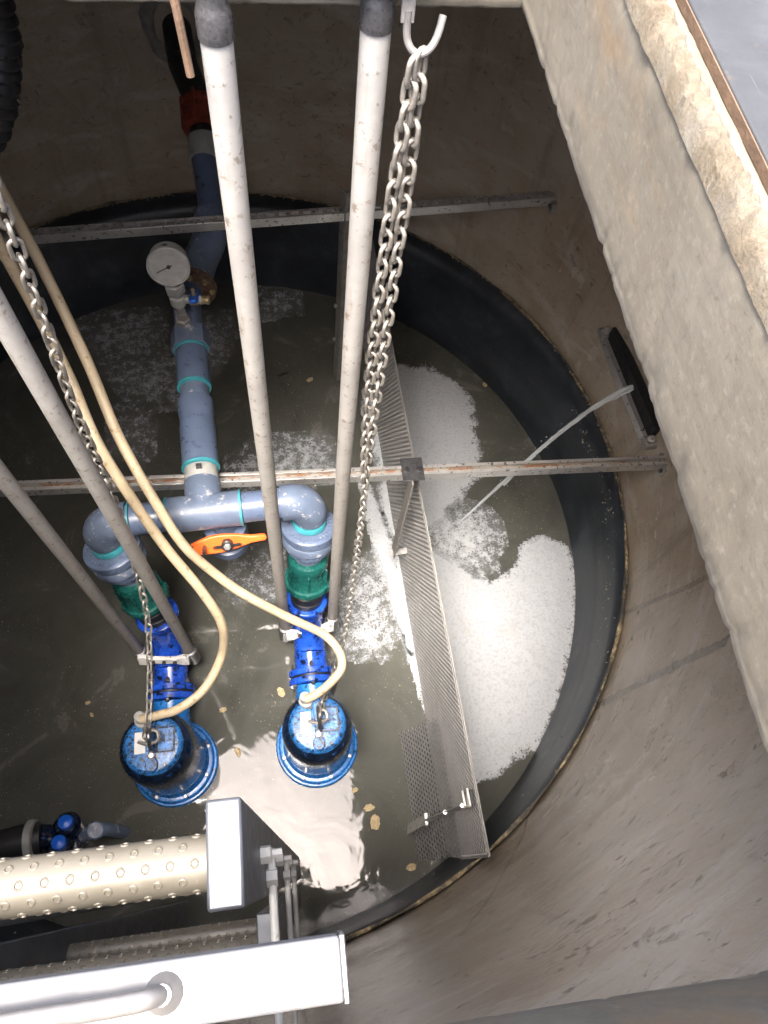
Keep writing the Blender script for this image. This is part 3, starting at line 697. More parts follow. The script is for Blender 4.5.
# line going away
def at(s): return T + dy * s
MB().lathe([(.058, .118), (.060, .122), (.060, .175), (.058, .178)], T, dy, 32).build('pipe_clamp', M['clamp'], pw_)
MB().bar(at(.148) + Vector((.0, 0, .058)), at(.148) + Vector((0, 0, .078)), .02, .012, (0, 1, 0)).build('clamp_screw', M['darksteel'], pw_)
MB().lathe([(.056, .17), (.069, .174), (.069, .184), (.056, .188)], T, dy, 32).build('glue_ring', M['glue'], pw_)
MB().lathe([(.058, .184), (.066, .188), (.066, .355), (.0635, .362), (.0635, .40), (.066, .408), (.066, .47), (.056, .475)], T, dy, 32).build('coupling', M['pvc'], pw_)
MB().tube([at(.46), at(.56)], rp, 28).build('line_pipe', M['pvcd'], pw_)
MB().lathe([(.056, .528), (.065, .531), (.065, .541), (.056, .544)], T, dy, 32).build('glue_ring', M['glue'], pw_)
MB().lathe([(.056, .54), (.064, .545), (.064, .70), (.056, .705)], T, dy, 32).build('coupling', M['pvc'], pw_)
MB().lathe([(.058, .700), (.067, .703), (.067, .712), (.058, .715)], T, dy, 32).build('glue_ring', M['glue'], pw_)
cp = MB().lathe([(.058, .71), (.076, .714), (.076, .80), (.058, .804)], T, dy, 8).build('saddle', M['pvcd'], pw_)
far = smooth_path([at(.80), at(.98), (-.315, 2.30, 1.0), (-.262, 2.42, 1.01), (-.236, 2.56, 1.05), (-.243, 2.74, 1.09), (-.262, 2.92, 1.15)], 6)
MB().tube(far, .055, 28).build('line_pipe', M['pvc'], pw_)
el = MB().tube(smooth_path([(-.325, 2.24, 1.0), (-.295, 2.36, 1.0), (-.250, 2.47, 1.02), (-.237, 2.58, 1.055)], 6), .072, 28).build('offset_bend', M['pvcd'], pw_)
fl = MB().lathe([(.060, 0), (.095, .004), (.095, .034), (.060, .038)], (-.326, 2.21, 1.0), (.15, 1, 0), 32).build('rusty_flange', M['brownrust'], pw_)
for k in range(8):
    a = 2 * PI * k / 8; MB().lathe([(.011, 0), (.011, .012), (.007, .022)], (-.326 + .08 * math.cos(a), 2.208, 1.0 + .08 * math.sin(a)), (0, -1, 0), 6).build('bolt', M['brass'], fl)
d3 = Vector((-.015, .9, .30)).normalized(); s3 = Vector((-.248, 2.80, 1.11))
MB().lathe([(.06, 0), (.068, .003), (.068, .10), (.060, .104)], s3 + d3 * .03, d3, 32).build('grey_coupling', M['clamp'], pw_)
MB().lathe([(.056, .10), (.056, .30)], s3, d3, 28).build('line_pipe', M['blackpipe'], pw_)
rc = MB().lathe([(.060, .17), (.085, .175), (.085, .20), (.074, .205), (.074, .27), (.085, .275), (.085, .30), (.06, .305)], s3, d3, 30).build('red_coupling', M['redrust'], pw_)
for k in range(6):
    a = 2 * PI * k / 6; u = d3.orthogonal().normalized(); v = d3.cross(u)
    MB().tube([s3 + d3 * .17 + (math.cos(a) * u + math.sin(a) * v) * .082, s3 + d3 * .315 + (math.cos(a) * u + math.sin(a) * v) * .082], .008, 8).build('tie_bolt', M['redrust'], rc)
MB().tube([s3 + d3 * .28, (-.315, 3.22, 1.29), (-.335, 3.42, 1.37)], .062, 28).build('outlet_pipe', M['blackpipe'], pw_)
# rough grouted hole where it leaves through the wall
mb = MB(); vs = []; fs = []
for ring_ in range(4):
    for j in range(40):
        a = 2 * PI * j / 40; rr = (.075, .10, .125, .15)[ring_] * (1 + .25 * fbm((math.cos(a), math.sin(a), ring_), 1.8, 17)); px = -.335 + rr * math.cos(a)
        yw = CY + math.sqrt(RW ** 2 - (px - CX) ** 2)
        vs.append((px, yw + (.02, -.018, -.014, .012)[ring_] + .010 * fbm((a, ring_, 1), 3, 3), 1.36 + rr * 1.25 * math.sin(a)))
for r_ in range(3):
    for j in range(40): fs.append((r_ * 40 + j, r_ * 40 + (j + 1) % 40, (r_ + 1) * 40 + (j + 1) % 40, (r_ + 1) * 40 + j))
mb.add(vs, fs); structure(mb.build('wall_grout', M['galvd'], ang=60), 'rough grout ring where the outlet pipe leaves the wall')
# drain valve with the orange lever under the header
vx = T + dx * .06 + Vector((0, .0, 0))
MB().tube([vx, vx + Vector((0, -.02, -.20))], .05, 24).build('drain_pipe', M['pvc'], pw_)
MB().lathe([(.05, .10), (.078, .104), (.078, .135), (.070, .14), (.070, .19), (.080, .195), (.080, .225), (.06, .23)], vx, (0, -.1, -1), 36).build('drain_valve_body', M['pvc'], pw_)
MB().lathe([(.060, .23), (.064, .236), (.064, .262), (.05, .27)], vx, (0, -.1, -1), 24).build('drain_cap', M['pvcd'], pw_)
o = [(-.142, -.012), (-.128, -.026), (-.075, -.034), (-.02, -.034), (.03, -.026), (.085, -.012), (.135, -.010), (.141, .0), (.135, .012), (.085, .016), (.03, .030), (-.02, .036), (-.06, .034), (-.10, .022), (-.128, .012), (-.110, .002)]
lc = Vector((-.222, 1.085, .945)); lx = Vector((1, .07, .02)).normalized(); ly = Vector((-.05, .62, .78)).normalized()
lv = MB().prism(o, lc, lx, ly, -.018)
lv = lv.build('valve_lever', M['orange'], pw_, bevel=.004)
ln = lx.cross(ly).normalized(); fz = -ln if (-ln).dot(Vector((.2, -1.0, 2.4))) > 0 else ln
MB().lathe([(.021, .0), (.021, .020), (.017, .023)], lc - fz * .0, fz, 24).build('lever_hub', M['ink'], lv)
MB().prism([(-.045, -.006), (.045, -.006), (.052, .0), (.045, .006), (-.045, .006), (-.052, 0)], lc + fz * .0185 , lx, ly, .001 if ln.dot(fz) > 0 else -.001).build('lever_slot', M['ink'], lv)
MB().lathe([(.013, .02), (.013, .029), (.009, .032), (.0, .032)], lc, fz, 6).build('lever_screw', M['steel'], lv)
MB().tube([lc, vx + Vector((0, -.03, -.13))], .014, 10).build('lever_stem', M['pvc'], pw_)
MB().tube([lc + lx * -.08 + fz * .0, lc + lx * -.08 + fz * .045], .007, 8).build('lever_stop', M['darksteel'], lv)

# ------------------------------------------------------------------ pressure gauge
gp = Vector((-.352, 1.99, 1.05)); gc = Vector((-.352, 1.955, 1.40)); gn = Vector((.05, -1, .30)).normalized()
ga = thing('pressure_gauge', gp, 'round white pressure gauge on a fitting above the far pipe', 'gauge')
MB().lathe([(.026, -.01), (.030, 0), (.030, .04), (.022, .045), (.022, .075)], gp, (0, -.05, 1), 6).build('base_nipple', M['galvd'], ga)
MB().tube([gp + Vector((0, -.003, .07)), gp + Vector((0, -.010, .26))], .016, 16).build('stem', M['galvd'], ga)
MB().lathe([(.026, .13), (.030, .134), (.030, .175), (.026, .18)], gp, (0, -.05, 1), 16).build('tee_fitting', M['clamp'], ga)
MB().lathe([(.034, .20), (.038, .205), (.038, .245), (.030, .25)], gp, (0, -.05, 1), 6).build('gauge_nut', M['clamp'], ga)
bt = gp + Vector((0, -.008, .155))
tp = MB().tube([bt, bt + Vector((.09, -.01, .0))], .016, 16).build('side_tap', M['clamp'], ga)
MB().lathe([(.022, .045), (.022, .075)], bt, (1, -.1, 0), 6).build('tap_nut', M['brass'], tp)
MB().tube([bt + Vector((.062, -.006, .0)), bt + Vector((.062, -.006, .055))], .007, 8).build('tap_spindle', M['brass'], tp)
MB().prism([(-.014, -.085), (.014, -.085), (.018, -.045), (.016, .03), (.009, .042), (-.009, .042), (-.016, .03), (-.018, -.045)], bt + Vector((.062, -.020, .030)), (1, 0, 0), (0, -.86, .5), .012).build('tap_lever', M['valveblue'], tp, bevel=.002)
MB().lathe([(.013, .09), (.015, .093), (.015, .115), (.010, .118)], bt, (1, -.1, 0), 12).build('tap_outlet', M['brass'], tp)
case = MB().lathe([(.055, -.055), (.066, -.048), (.068, -.01), (.074, -.004), (.074, .010), (.069, .013), (.066, .008)], gc, gn, 48).build('gauge_case', M['clamp'], ga)
MB().lathe([(.010, 0), (.010, .010), (.006, .013)], gc - gn * .028 + Vector((0, .0, .064)), (0, 0.2, 1), 12).build('filler_plug', M['rubber'], case)
dl = MB().lathe([(.0665, .002), (.0665, .0062), (.0, .0064)], gc, gn, 48).build('dial', M['dial'], ga)
gu = Vector((1, 0, 0)); gu = (gu - gu.dot(gn) * gn).normalized(); gv = gn.cross(gu)
tk = MB()
for k in range(41):
    a = R(225 - 270 * k / 40); L = .011 if k % 5 == 0 else .006
    d_ = math.cos(a) * gu + math.sin(a) * gv
    tk.bar(gc + gn * .0068 + d_ * (.058 - L), gc + gn * .0068 + d_ * .058, .0018 if k % 5 == 0 else .001, .0006, gn)
tk.build('tick_marks', M['ink'], dl, smooth=False)
a = R(205); d_ = math.cos(a) * gu + math.sin(a) * gv
nd = MB().bar(gc + gn * .009 - d_ * .014, gc + gn * .009 + d_ * .048, .0028, .0012, gn); nd.lathe([(.007, .0072), (.007, .0105), (.004, .012)], gc, gn, 16)
nd.build('needle', M['ink'], dl, smooth=False)
wd = MB().bar(gc + gn * .0068 + gv * .020 - gu * .014, gc + gn * .0068 + gv * .020 + gu * .014, .0035, .0006, gn); wd.build('dial_print', M['ink'], dl, smooth=False)

# ------------------------------------------------------------------ hoses
def hose(pts, lab):
    m = MB().tube(smooth_path(pts, 10), .0165, 16).build('cable_hose', M['hose']); tag(m, lab, 'hose', 'cream hoses to the pumps'); solo(m, pts[-1])
hose([(-.72, 1.72, 2.80), (-.70, 1.70, 2.2), (-.686, 1.703, 1.95), (-.657, 1.67, 1.72), (-.570, 1.47, 1.53), (-.497, 1.269, 1.38), (-.40, 1.086, 1.24), (-.344, 1.007, 1.13), (-.285, .973, 1.01), (-.188, .92, .89), (-.048, .865, .76), (.100, .815, .63), (.155, .75, .60), (.160, .69, .59), (.118, .64, .59), (.060, .60, .59), (.016, .586, .575)], 'cream hose with the wide bend ending at the right pump')
hose([(-.70, 1.50, 2.80), (-.69, 1.50, 2.3), (-.667, 1.502, 1.95), (-.641, 1.464, 1.72), (-.595, 1.36, 1.58), (-.536, 1.198, 1.5), (-.466, 1.08, 1.35), (-.394, .984, 1.18), (-.306, .892, 1.0), (-.258, .817, .85), (-.279, .757, .68), (-.349, .656, .62), (-.442, .596, .60), (-.513, .582, .59), (-.587, .575, .575)], 'cream hose looping round to the left pump')

# ------------------------------------------------------------------ perforated baffle
BA = Vector((.568, -.022, 0)); BB = Vector((.490, 2.72, 0)); bz0, bz1 = -.10, .775
bd = (BB - BA); BL = bd.length; bd.normalize(); bnx = bd.cross(Vector((0, 0, 1))).normalized()
def perforated(a, d, up, L, H, px=.0215, py=.0195, rx=.0080, ry=.0080, off=0.0):
    mb = MB(); nx = int(L / px); ny = int(H / py); up = Vector(up).normalized()
    k8 = [(math.cos(2 * PI * (k + .5) / 8), math.sin(2 * PI * (k + .5) / 8)) for k in range(8)]
    for j in range(ny):
        sh = px * .5 if j % 2 else 0
        for i in range(nx):
            cx = (i + .5) * px + sh; cy = (j + .5) * py
            out = [(px / 2, py * .2), (px * .2, py / 2), (-px * .2, py / 2), (-px / 2, py * .2), (-px / 2, -py * .2), (-px * .2, -py / 2), (px * .2, -py / 2), (px / 2, -py * .2)]
            # square the corners so that neighbouring cells meet
            out = [(px / 2, py / 4), (px / 4, py / 2), (-px / 4, py / 2), (-px / 2, py / 4), (-px / 2, -py / 4), (-px / 4, -py / 2), (px / 4, -py / 2), (px / 2, -py / 4)]
            cor = [(px / 2, py / 2), (-px / 2, py / 2), (-px / 2, -py / 2), (px / 2, -py / 2)]
            pts = out + [(rx * c, ry * s) for c, s in k8] + cor
            vs = [a + d * (cx + u) + up * (cy + v) for u, v in pts]
            fs = [(k, (k + 1) % 8, 8 + (k + 1) % 8, 8 + k) for k in range(8)]
            fs += [(0, 16, 1), (2, 17, 3), (4, 18, 5), (6, 19, 7)]
            mb.add(vs, fs)
    return mb
bf = thing('perforated_baffle', (.53, 1.35, 0), 'long perforated stainless sheet standing across the water beside the foam', 'baffle')
sh = perforated(BA + Vector((0, 0, bz0)), bd, (0, 0, 1), BL - .02, bz1 - bz0 - .01).build('perforated_sheet', M['mesh'], bf, smooth=False)
sm = sh.modifiers.new('thickness', 'SOLIDIFY'); sm.thickness = .0035
MB().bar(BA + Vector((0, 0, bz1)) + bnx * .003, BB + Vector((0, 0, bz1)) + bnx * .003, .004, .010).build('top_fold', M['galvd'], bf)
MB().bar(BA + Vector((0, 0, (bz0 + bz1) / 2)) - bd * .003, BA + Vector((0, 0, (bz0 + bz1) / 2)) + bd * .006, .004, bz1 - bz0 + .01).build('end_fold', M['galvd'], bf)
# lower leaf at the near end, leaning under water
up2 = Vector((.40, 0, 1)).normalized()
la = Vector((.425, -.012, -.03))
lf = perforated(la, bd, up2, .52, .38).build('lower_leaf', M['mesh'], bf, smooth=False)
sm = lf.modifiers.new('thickness', 'SOLIDIFY'); sm.thickness = .003
# slotted fixing strap near the end
def onb(s, z, o=.006): return BA + bd * s - bnx * o + Vector((0, 0, z))
st = thing('slotted_strap', onb(.17, .3, .02), 'small slotted steel strap bolted across the near end of the baffle', 'strap')
MB().bar((.549, .150, .60), (.452, .128, .24), .030, .004, (.2, .95, 0)).build('strap_plate', M['steel'], st, bevel=.001)
MB().bar((.470, .140, .245), (.395, .112, .10), .044, .004, (.9, -.1, .4)).build('slotted_end', M['galvd'], st, bevel=.001)
MB().bar((.455, .112, .245), (.458, .158, .245), .012, .010).build('end_lip', M['steel'], st, bevel=.001)
for p in ((.505, .140, .44), (.545, .148, .585)): MB().lathe([(.012, -.012), (.012, .012), (.008, .02)], p, (-.3, .1, 1), 6).build('bolt', M['steel'], st)
MB().box((.552, .165, .690), (.010, .050, .09)).build('buckle', M['ink'], st, bevel=.002)
for z in (.645, .735): MB().bar((.542, .138, z), (.540, .196, z), .008, .008).build('buckle_bar', M['steel'], st, bevel=.001)
MB().bar((.541, .140, .645), (.541, .140, .735), .008, .008, (1, 0, 0)).build('buckle_bar', M['steel'], st, bevel=.001)
# hanger plate between the rusty channel and the baffle
hg = thing('baffle_hanger', (.47, 1.34, .85), 'dark steel plate hanging from the rusty channel to hold the baffle', 'bracket')
MB().bar((.478, 1.305, .93), (.468, 1.285, .25), .060, .006, (1, 0, 0)).build('hanger_plate', M['galvd'], hg, bevel=.001)
MB().box((.485, 1.345, .929), (.085, .10, .006)).build('saddle_plate', M['darksteel'], hg, bevel=.001)
for sx in (-.025, .025): MB().lathe([(.011, 0), (.011, .01), (.006, .022)], (.485 + sx, 1.345, .931), (0, 0, 1), 6).build('bolt', M['darksteel'], hg)
MB().bar((.45, 1.278, .262), (.545, 1.285, .262), .03, .006).build('foot_plate', M['steel'], hg, bevel=.001)
h2 = thing('baffle_post', (.30, 2.5, .6), 'tall thin steel angle standing behind the bright right rail', 'post')
MB().bar((.315, 2.46, -.3), (.315, 2.46, 1.27), .05, .005, (1, .4, 0)).build('upright', M['galvd'], h2, bevel=.001)
MB().bar((.337, 2.45, -.3), (.337, 2.45, 1.27), .005, .04, (1, .4, 0)).build('flange', M['galvd'], h2, bevel=.001)
for z in (.35, .6): MB().lathe([(.009, 0), (.009, .008), (.005, .016)], (.30, 2.457, z), (-.3, -1, 0), 6).build('bolt', M['steel'], h2)

# ------------------------------------------------------------------ inlet slot frame on the right wall and its water jet
sf = thing('inlet_frame', (1.49, 1.72, .86), 'black wall inlet box with steel frame and bolted lugs', 'inlet box')
fa = Vector((1.462, 1.985, .845)); fb_ = Vector((1.505, 1.455, .845)); fd = (fb_ - fa).normalized(); fs_ = Vector((-fd.y, fd.x, 0)); fs_ = fs_ if fs_.x > 0 else -fs_
MB().bar(fa + fs_ * .045 + Vector((0, 0, .045)), fb_ + fs_ * .045 + Vector((0, 0, .045)), .085, .085).build('box_body', M['dark'], sf, bevel=.001)
MB().bar(fa - fs_ * .006, fb_ - fs_ * .006, .024, .040).build('frame_strip', M['steel'], sf, bevel=.002)
MB().bar(fa + fs_ * .09 + Vector((0, 0, .092)), fb_ + fs_ * .09 + Vector((0, 0, .092)), .03, .010).build('top_strip', M['galvd'], sf, bevel=.002)
for e in (fa - fd * .02, fb_ + fd * .02):
    lg = MB().box(e + fs_ * .02 + Vector((0, 0, .02)), (.10, .055, .03), Matrix((fs_, fd, Vector((0, 0, 1)))).transposed()).build('lug', M['galvd'], sf, bevel=.004)
    MB().lathe([(.018, 0), (.018, .014), (.010, .018), (.010, .030)], e - fs_ * .005 + Vector((0, 0, .036)), (0, 0, 1), 6).build('bolt', M['steel'], lg)
jp = smooth_path([(1.52, 1.70, .90), (1.44, 1.68, .885), (1.33, 1.655, .80), (1.20, 1.625, .61), (1.06, 1.59, .34), (.94, 1.55, .12), (.85, 1.513, -.01)], 14)
jb = MB(); nj = len(jp)
jb.tube(jp, [(.0125 - .007 * i / nj) * (1 + .45 * fbm((i * .35, 0, 0), 1.2, 3)) for i in range(nj)], 9)
side = [p + Vector((0, -.010 - .006 * math.sin(i * .12), .004 * math.sin(i * .31) - .00004 * i * i * .05)) for i, p in enumerate(jp)]
jb.tube(side[4:int(nj * .7)], [.0042 * (1 + .5 * math.sin(i * .8)) for i in range(4, int(nj * .7))], 7)
for k in range(70):
    i = random.randrange(nj // 3, nj); p = jp[i] + Vector((random.gauss(0, .012), random.gauss(0, .016), random.gauss(-.004, .012))); s_ = random.uniform(.0012, .0034)
    if p.z > .01: jb.lathe([(s_ * .2, -s_), (s_ * .8, -s_ * .5), (s_, 0), (s_ * .8, s_ * .5), (s_ * .2, s_)], p, (0, 0, 1), 6)
j = jb.build('water_jet', M['jet']); tag(j, 'thin jet of water arcing from the wall inlet into the foam', 'water jet'); solo(j, jp[0])
# ------------------------------------------------------------------ foam rafts (thin sheets lying on the water)
F1 = [(0.509, 1.345), (0.69, 1.373), (0.77, 1.323), (0.868, 1.208), (0.959, 1.147), (1.041, 1.176), (1.131, 1.238), (1.181, 1.354), (1.294, 1.384), (1.366, 1.35), (1.398, 1.215), (1.387, 1.056), (1.329, 0.857), (1.21, 0.627), (1.094, 0.478), (0.954, 0.374), (0.828, 0.319), (0.735, 0.308), (0.60, 0.35), (0.56, 0.736), (0.518, 1.033)]
F2 = [(0.52, 2.485), (0.684, 2.502), (0.825, 2.48), (0.957, 2.396), (1.011, 2.271), (1.023, 2.105), (1.012, 1.946), (0.959, 1.796), (0.865, 1.654), (0.768, 1.546), (0.686, 1.518), (0.53, 1.50), (0.499, 1.682), (0.51, 1.86), (0.501, 2.107)]
F3 = [(0.399, 1.867), (0.442, 1.686), (0.487, 1.456), (0.52, 1.238), (0.545, 0.883), (0.522, 0.885), (0.468, 1.139), (0.434, 1.352), (0.398, 1.575)]
F4 = [(0.305, 1.31), (0.409, 1.354), (0.461, 1.243), (0.43, 0.992), (0.342, 0.893), (0.245, 0.96), (0.236, 1.109)]
P1 = [(-1.051, 2.867), (-0.919, 2.932), (-0.7, 2.936), (-0.66, 2.812), (-0.75, 2.698), (-0.963, 2.696)]
P2 = [(-0.853, 2.582), (-0.588, 2.669), (-0.523, 2.496), (-0.534, 2.366), (-0.639, 2.372), (-0.796, 2.414)]
P3 = [(-0.394, 2.87), (-0.253, 2.914), (-0.268, 2.792), (-0.344, 2.587), (-0.408, 2.694)]
P4 = [(-0.229, 2.002), (-0.069, 2.083), (0.194, 2.065), (0.234, 1.909), (0.072, 1.831), (-0.234, 1.854)]
P5 = [(-0.102, 3.117), (0.103, 3.109), (0.105, 2.957), (-0.052, 2.949)]
P6 = [(-0.819, 2.32), (-0.715, 2.25), (-0.737, 2.068), (-0.838, 2.105)]
P7 = [(-0.25, 1.41), (-0.104, 1.424), (-0.123, 1.243), (-0.208, 1.251)]
def sdist(p, poly):
    ins = False; best = 9; n = len(poly)
    for i in range(n):
        ax, ay = poly[i]; bx, by = poly[(i + 1) % n]
        if (ay > p[1]) != (by > p[1]) and p[0] < (bx - ax) * (p[1] - ay) / (by - ay) + ax: ins = not ins
        ex, ey = bx - ax, by - ay; t = max(0, min(1, ((p[0] - ax) * ex + (p[1] - ay) * ey) / (ex * ex + ey * ey)))
        best = min(best, math.hypot(p[0] - ax - t * ex, p[1] - ay - t * ey))
    return best if ins else -best
def foam(poly, lab, dmax, soft, wob, cell=.014, lift=.006, z0=.004):
    xs = [p[0] for p in poly]; ys = [p[1] for p in poly]; m_ = .08
    x0, x1, y0, y1 = min(xs) - m_, max(xs) + m_, min(ys) - m_, max(ys) + m_
    nx = int((x1 - x0) / cell) + 1; ny = int((y1 - y0) / cell) + 1; idx = {}; vs = []; den = []; fs = []
    for i in range(nx):
        for j in range(ny):
            p = (x0 + i * cell, y0 + j * cell)
            if math.hypot(p[0] - CX - .02, p[1] - CY + .085) > RL + .02: continue
            d = min(sdist(p, poly) + wob * fbm((p[0], p[1], 0), 6, 41), RL - .035 - math.hypot(p[0] - CX - .02, p[1] - CY + .085))
            if d < -soft: continue
            t = max(-1, min(1, d / soft)); idx[i, j] = len(vs)
            vs.append((p[0], p[1], z0 + lift * max(0, t) * (.7 + .5 * fbm((p[0], p[1], 0), 25, 4)))); den.append(dmax * (.5 + .5 * t))
    for (i, j) in idx:
        if (i + 1, j) in idx and (i, j + 1) in idx and (i + 1, j + 1) in idx: fs.append((idx[i, j], idx[i + 1, j], idx[i + 1, j + 1], idx[i, j + 1]))
    o = MB().add(vs, fs).build('foam_raft', M['foam'])
    at_ = o.data.attributes.new('foam_amount', 'FLOAT', 'POINT'); at_.data.foreach_set('value', den)
    tag(o, lab, 'foam', kind='stuff'); return o
foam(F1, 'large white foam raft between the baffle and the liner', .62, .05, .05)
foam(F2, 'smaller white foam patch behind the baffle, beyond the rusty channel', .52, .06, .06)
foam(F3, 'thin foam edge clinging to the pump side of the baffle', .50, .03, .03, .010)
foam(F4, 'broken swirl of thin foam beside the right rail', .13, .08, .12, z0=.005)
foam([(.86 + .17 * math.cos(a), 1.43 + .15 * math.sin(a)) for a in [PI * k / 8 for k in range(16)]], 'churned bubbles where the jet falls beside the foam', .17, .10, .12, .012)
for k, (P, dm) in enumerate(((P1, .085), (P2, .09), (P3, .09), (P4, .10), (P5, .09), (P6, .07), (P7, .085))):
    foam(P, 'faint grey scum film floating on the dark water', dm, .10, .12, .018)['group'] = 'scum films on the dark water'

# floating scraps
D = [(0.253, 0.218, .034), (0.272, 0.16, .046), (0.403, -0.03, .032), (-0.09, 0.75, .036), (0.171, 2.456, .030), (1.155, 2.364, .024), (0.2, 0.297, .022), (-0.291, 0.509, .03), (-0.35, 0.696, .026), (-0.933, 0.787, .018), (-0.913, 0.733, .016)]
dl_ = ['upper tan scum lump right of the bright reflection', 'longer tan scum lump below the other by the reflection', 'tan scum lump floating by the near end of the baffle', 'tan scum lump left of the right pump discharge', 'tan scum lump on dark water between the bright rails', 'small brown scum lump at the liner beyond the foam', 'small pale scum lump on the edge of the reflection', 'pale scum lump just right of the left pump', 'pale scum lump inside the loop of the hose', 'tiny pale scum lump left of the left pump chain', 'tiny pale scum lump second on the dark left water']
for (x, y, s), lab in zip(D, dl_):
    bm = bmesh.new(); bmesh.ops.create_icosphere(bm, subdivisions=3, radius=1)
    an = random.uniform(0, 3)
    for v in bm.verts:
        k = 1 + .75 * fbm(v.co, 1.9, int(x * 50) + int(y * 90)); c = v.co * k
        v.co = Vector((c.x * s * .42, c.y * s * .62, c.z * s * .22))
        v.co.rotate(Euler((0, 0, an)))
    me = bpy.data.meshes.new('scum_lump'); bm.to_mesh(me); bm.free(); me.materials.append(M['debris'])
    o = bpy.data.objects.new('scum_lump', me); COL.objects.link(o); o.location = (x, y, .003); tag(o, lab, 'debris', 'tan lumps floating on the water')

# ------------------------------------------------------------------ valve cluster at the left, under the ladder rung
vc = thing('valve_cluster', (-.95, .25, .1), 'dark submerged fittings with two bright blue caps behind the ladder rung', 'fittings')
MB().tube([(-.958, .235, -.6), (-.958, .235, .10)], .06, 24).build('riser_pipe', M['navy'], vc)
for (x, y, z) in ((-.945, .285, .17), (-.965, .215, .17)):
    k = MB().lathe([(.052, -.10), (.052, -.02), (.044, -.01), (.040, 0)], (x, y, z), (.1, .2, 1), 20).build('valve_neck', M['navy'], vc)
    MB().lathe([(.020, -.005), (.028, 0), (.030, .012), (.026, .028), (.012, .034), (0, .035)], (x, y, z), (.1, .2, 1), 16).build('blue_cap', M['valveblue'], k)
MB().tube(smooth_path([(-.90, .24, .09), (-.84, .25, .12), (-.80, .25, .10), (-.76, .24, -.02)], 5), .026, 16).build('side_elbow', M['pvcd'], vc)
MB().lathe([(.036, 0), (.036, .03), (.030, .034)], (-.845, .25, .12), (.2, 0, 1), 8).build('side_nut', M['pvcd'], vc)
MB().tube([(-1.30, .22, .12), (-1.12, .245, .13), (-1.05, .25, .12)], .062, 24).build('feed_pipe', M['blackpipe'], vc)
MB().lathe([(.062, 0), (.074, .004), (.074, .03), (.062, .034)], (-1.10, .246, .128), (1, 0, 0), 24).build('feed_collar', M['clamp'], vc)
MB().tube([(-1.06, .25, .12), (-.95, .24, .06)], .05, 18).build('feed_pipe', M['navy'], vc)

# ------------------------------------------------------------------ ladder
ld = thing('ladder', (-.24, .02, 2.3), 'stainless ladder with dimpled round rungs and a square topped stile', 'ladder')
sx0, sx1, sy0, sy1, sz = -.081, -.053, -.018, .061, 2.765
for (a0, a1) in ((sx0, sx1), (sx0 - .42, sx1 - .42)):
    cx = (a0 + a1) / 2
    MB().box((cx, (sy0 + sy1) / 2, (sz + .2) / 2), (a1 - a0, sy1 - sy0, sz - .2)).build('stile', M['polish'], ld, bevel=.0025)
def rung(y, z, x0, x1, r=.0215):
    mb = MB(); mb.tube([(x0, y, z), (x1, y, z)], r, 28)
    rg = mb.build('rung', M['rung'], ld)
    # punched dimples: rings standing proud in rows
    ds = MB(); nk = int((x1 - x0) / .0185)
    for row, ang in enumerate((20, 55, 90, 125, 160, 195, 345)):
        for k in range(nk):
            x = x0 + .012 + k * .0185 + (.009 if row % 2 else 0)
            if x > x1 - .008: continue
            nrm = Vector((0, math.cos(R(ang)), math.sin(R(ang)))); c = Vector((x, y, z)) + nrm * (r - .0008)
            ds.lathe([(.0042, 0), (.0035, .0012), (.0026, .0016), (.0020, .0004), (.0018, -.001)], c, nrm, 10, caps=False)
    ds.build('rung_dimples', M['rung'], rg)['kind'] = 'stuff'
rung(.017, 2.735, sx0 - .392, sx0)
rung(-.090, 2.20, sx0 - .42, sx1)
rung(-.090, 1.70, sx0 - .42, sx1)
# rear stiles that carry the lower rungs
for cx in (-.067, -.487):
    MB().box((cx + .0, -.075, 1.25), (.022, .07, 2.1)).build('rear_stile', M['polish'], ld, bevel=.002)
# stand-off rods back to the wall
for (x, z, r) in ((-.0465, 2.47, .0048), (-.045, 1.55, .0055), (-.047, 1.95, .005)):
    yw = CY - math.sqrt(RW ** 2 - (x - CX) ** 2)
    MB().tube([(x, .03, z), (x, yw - .02, z)], r, 10).build('stand_off_rod', M['clamp'], ld)
    MB().lathe([(.010, 0), (.010, .012)], (x - .006, .0, z), (1, 0, 0), 6).build('nut', M['clamp'], ld)
for z in (2.55, 2.2, 1.7): 
    MB().lathe([(.009, 0), (.009, .010), (.005, .012), (.005, .022)], (sx1, .022, z), (1, 0, 0), 6).build('bolt', M['clamp'], ld)

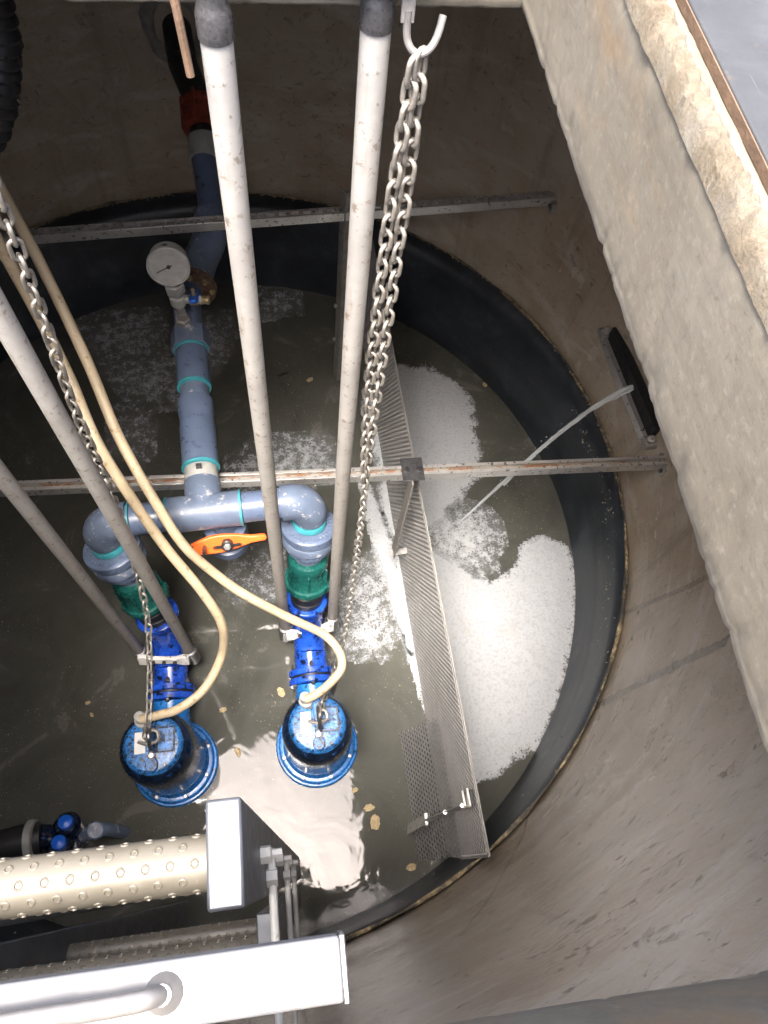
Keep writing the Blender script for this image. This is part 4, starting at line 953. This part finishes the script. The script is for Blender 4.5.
# ------------------------------------------------------------------ white cross bar with grab handle
wb = thing('white_crossbar', (-.2, -.052, 2.9), 'white flat bar with a welded grab handle crossing the near edge of the opening', 'crossbar')
MB().box((-.384, -.052, 2.888), (.792, .034, .024)).build('bar', M['white'], wb, bevel=.002)
MB().box((.0135, -.0525, 2.883), (.004, .036, .030)).build('end_cap', M['darksteel'], wb, bevel=.001)
hb = MB().tube(smooth_path([(-.088, -.051, 2.899), (-.092, -.051, 2.912), (-.104, -.0515, 2.918), (-.14, -.052, 2.918), (-.30, -.052, 2.918), (-.40, -.052, 2.918), (-.412, -.052, 2.912), (-.416, -.052, 2.899)], 6), .0055, 14).build('grab_handle', M['handle'], wb)
for x in (-.088, -.416): MB().lathe([(.011, 0), (.010, .003), (.007, .006), (.0055, .009)], (x, -.051, 2.8995), (0, 0, 1), 18).build('weld_bead', M['handle'], hb)

# ------------------------------------------------------------------ hanging black duct at the upper left
DUCT = [(-.62, 1.95, 2.82), (-.60, 1.93, 2.6), (-.60, 1.91, 2.36), (-.615, 1.88, 2.22), (-.66, 1.85, 2.10), (-.74, 1.82, 1.99), (-.88, 1.80, 1.90), (-1.10, 1.80, 1.86)]
dc = thing('hanging_duct', (-.6, 1.9, 2.4), 'dark flaking flexible duct curving down at the upper left wall', 'duct')
pts = smooth_path(DUCT, 14)
MB().tube(pts, [.055 + .004 * math.sin(i * 2.1) + .006 * fbm((i * .2, 0, 0), 1, 2) for i in range(len(pts))], 24).build('duct_hose', M['blackpipe'], dc)
fk = MB()
for k in range(60):
    i = random.randrange(20, len(pts) - 2); t = (pts[i + 1] - pts[i]).normalized(); u = t.orthogonal().normalized(); v = t.cross(u); a = random.uniform(0, 6.28)
    p = pts[i] + .058 * (math.cos(a) * u + math.sin(a) * v); s = random.uniform(.008, .024)
    fk.box(p, (s, s * random.uniform(.5, 1.4), .004), Euler((random.random() * 6, random.random() * 6, random.random() * 6)).to_matrix())
fk.build('flaking_skin', M['crust'], dc, smooth=False)['kind'] = 'stuff'
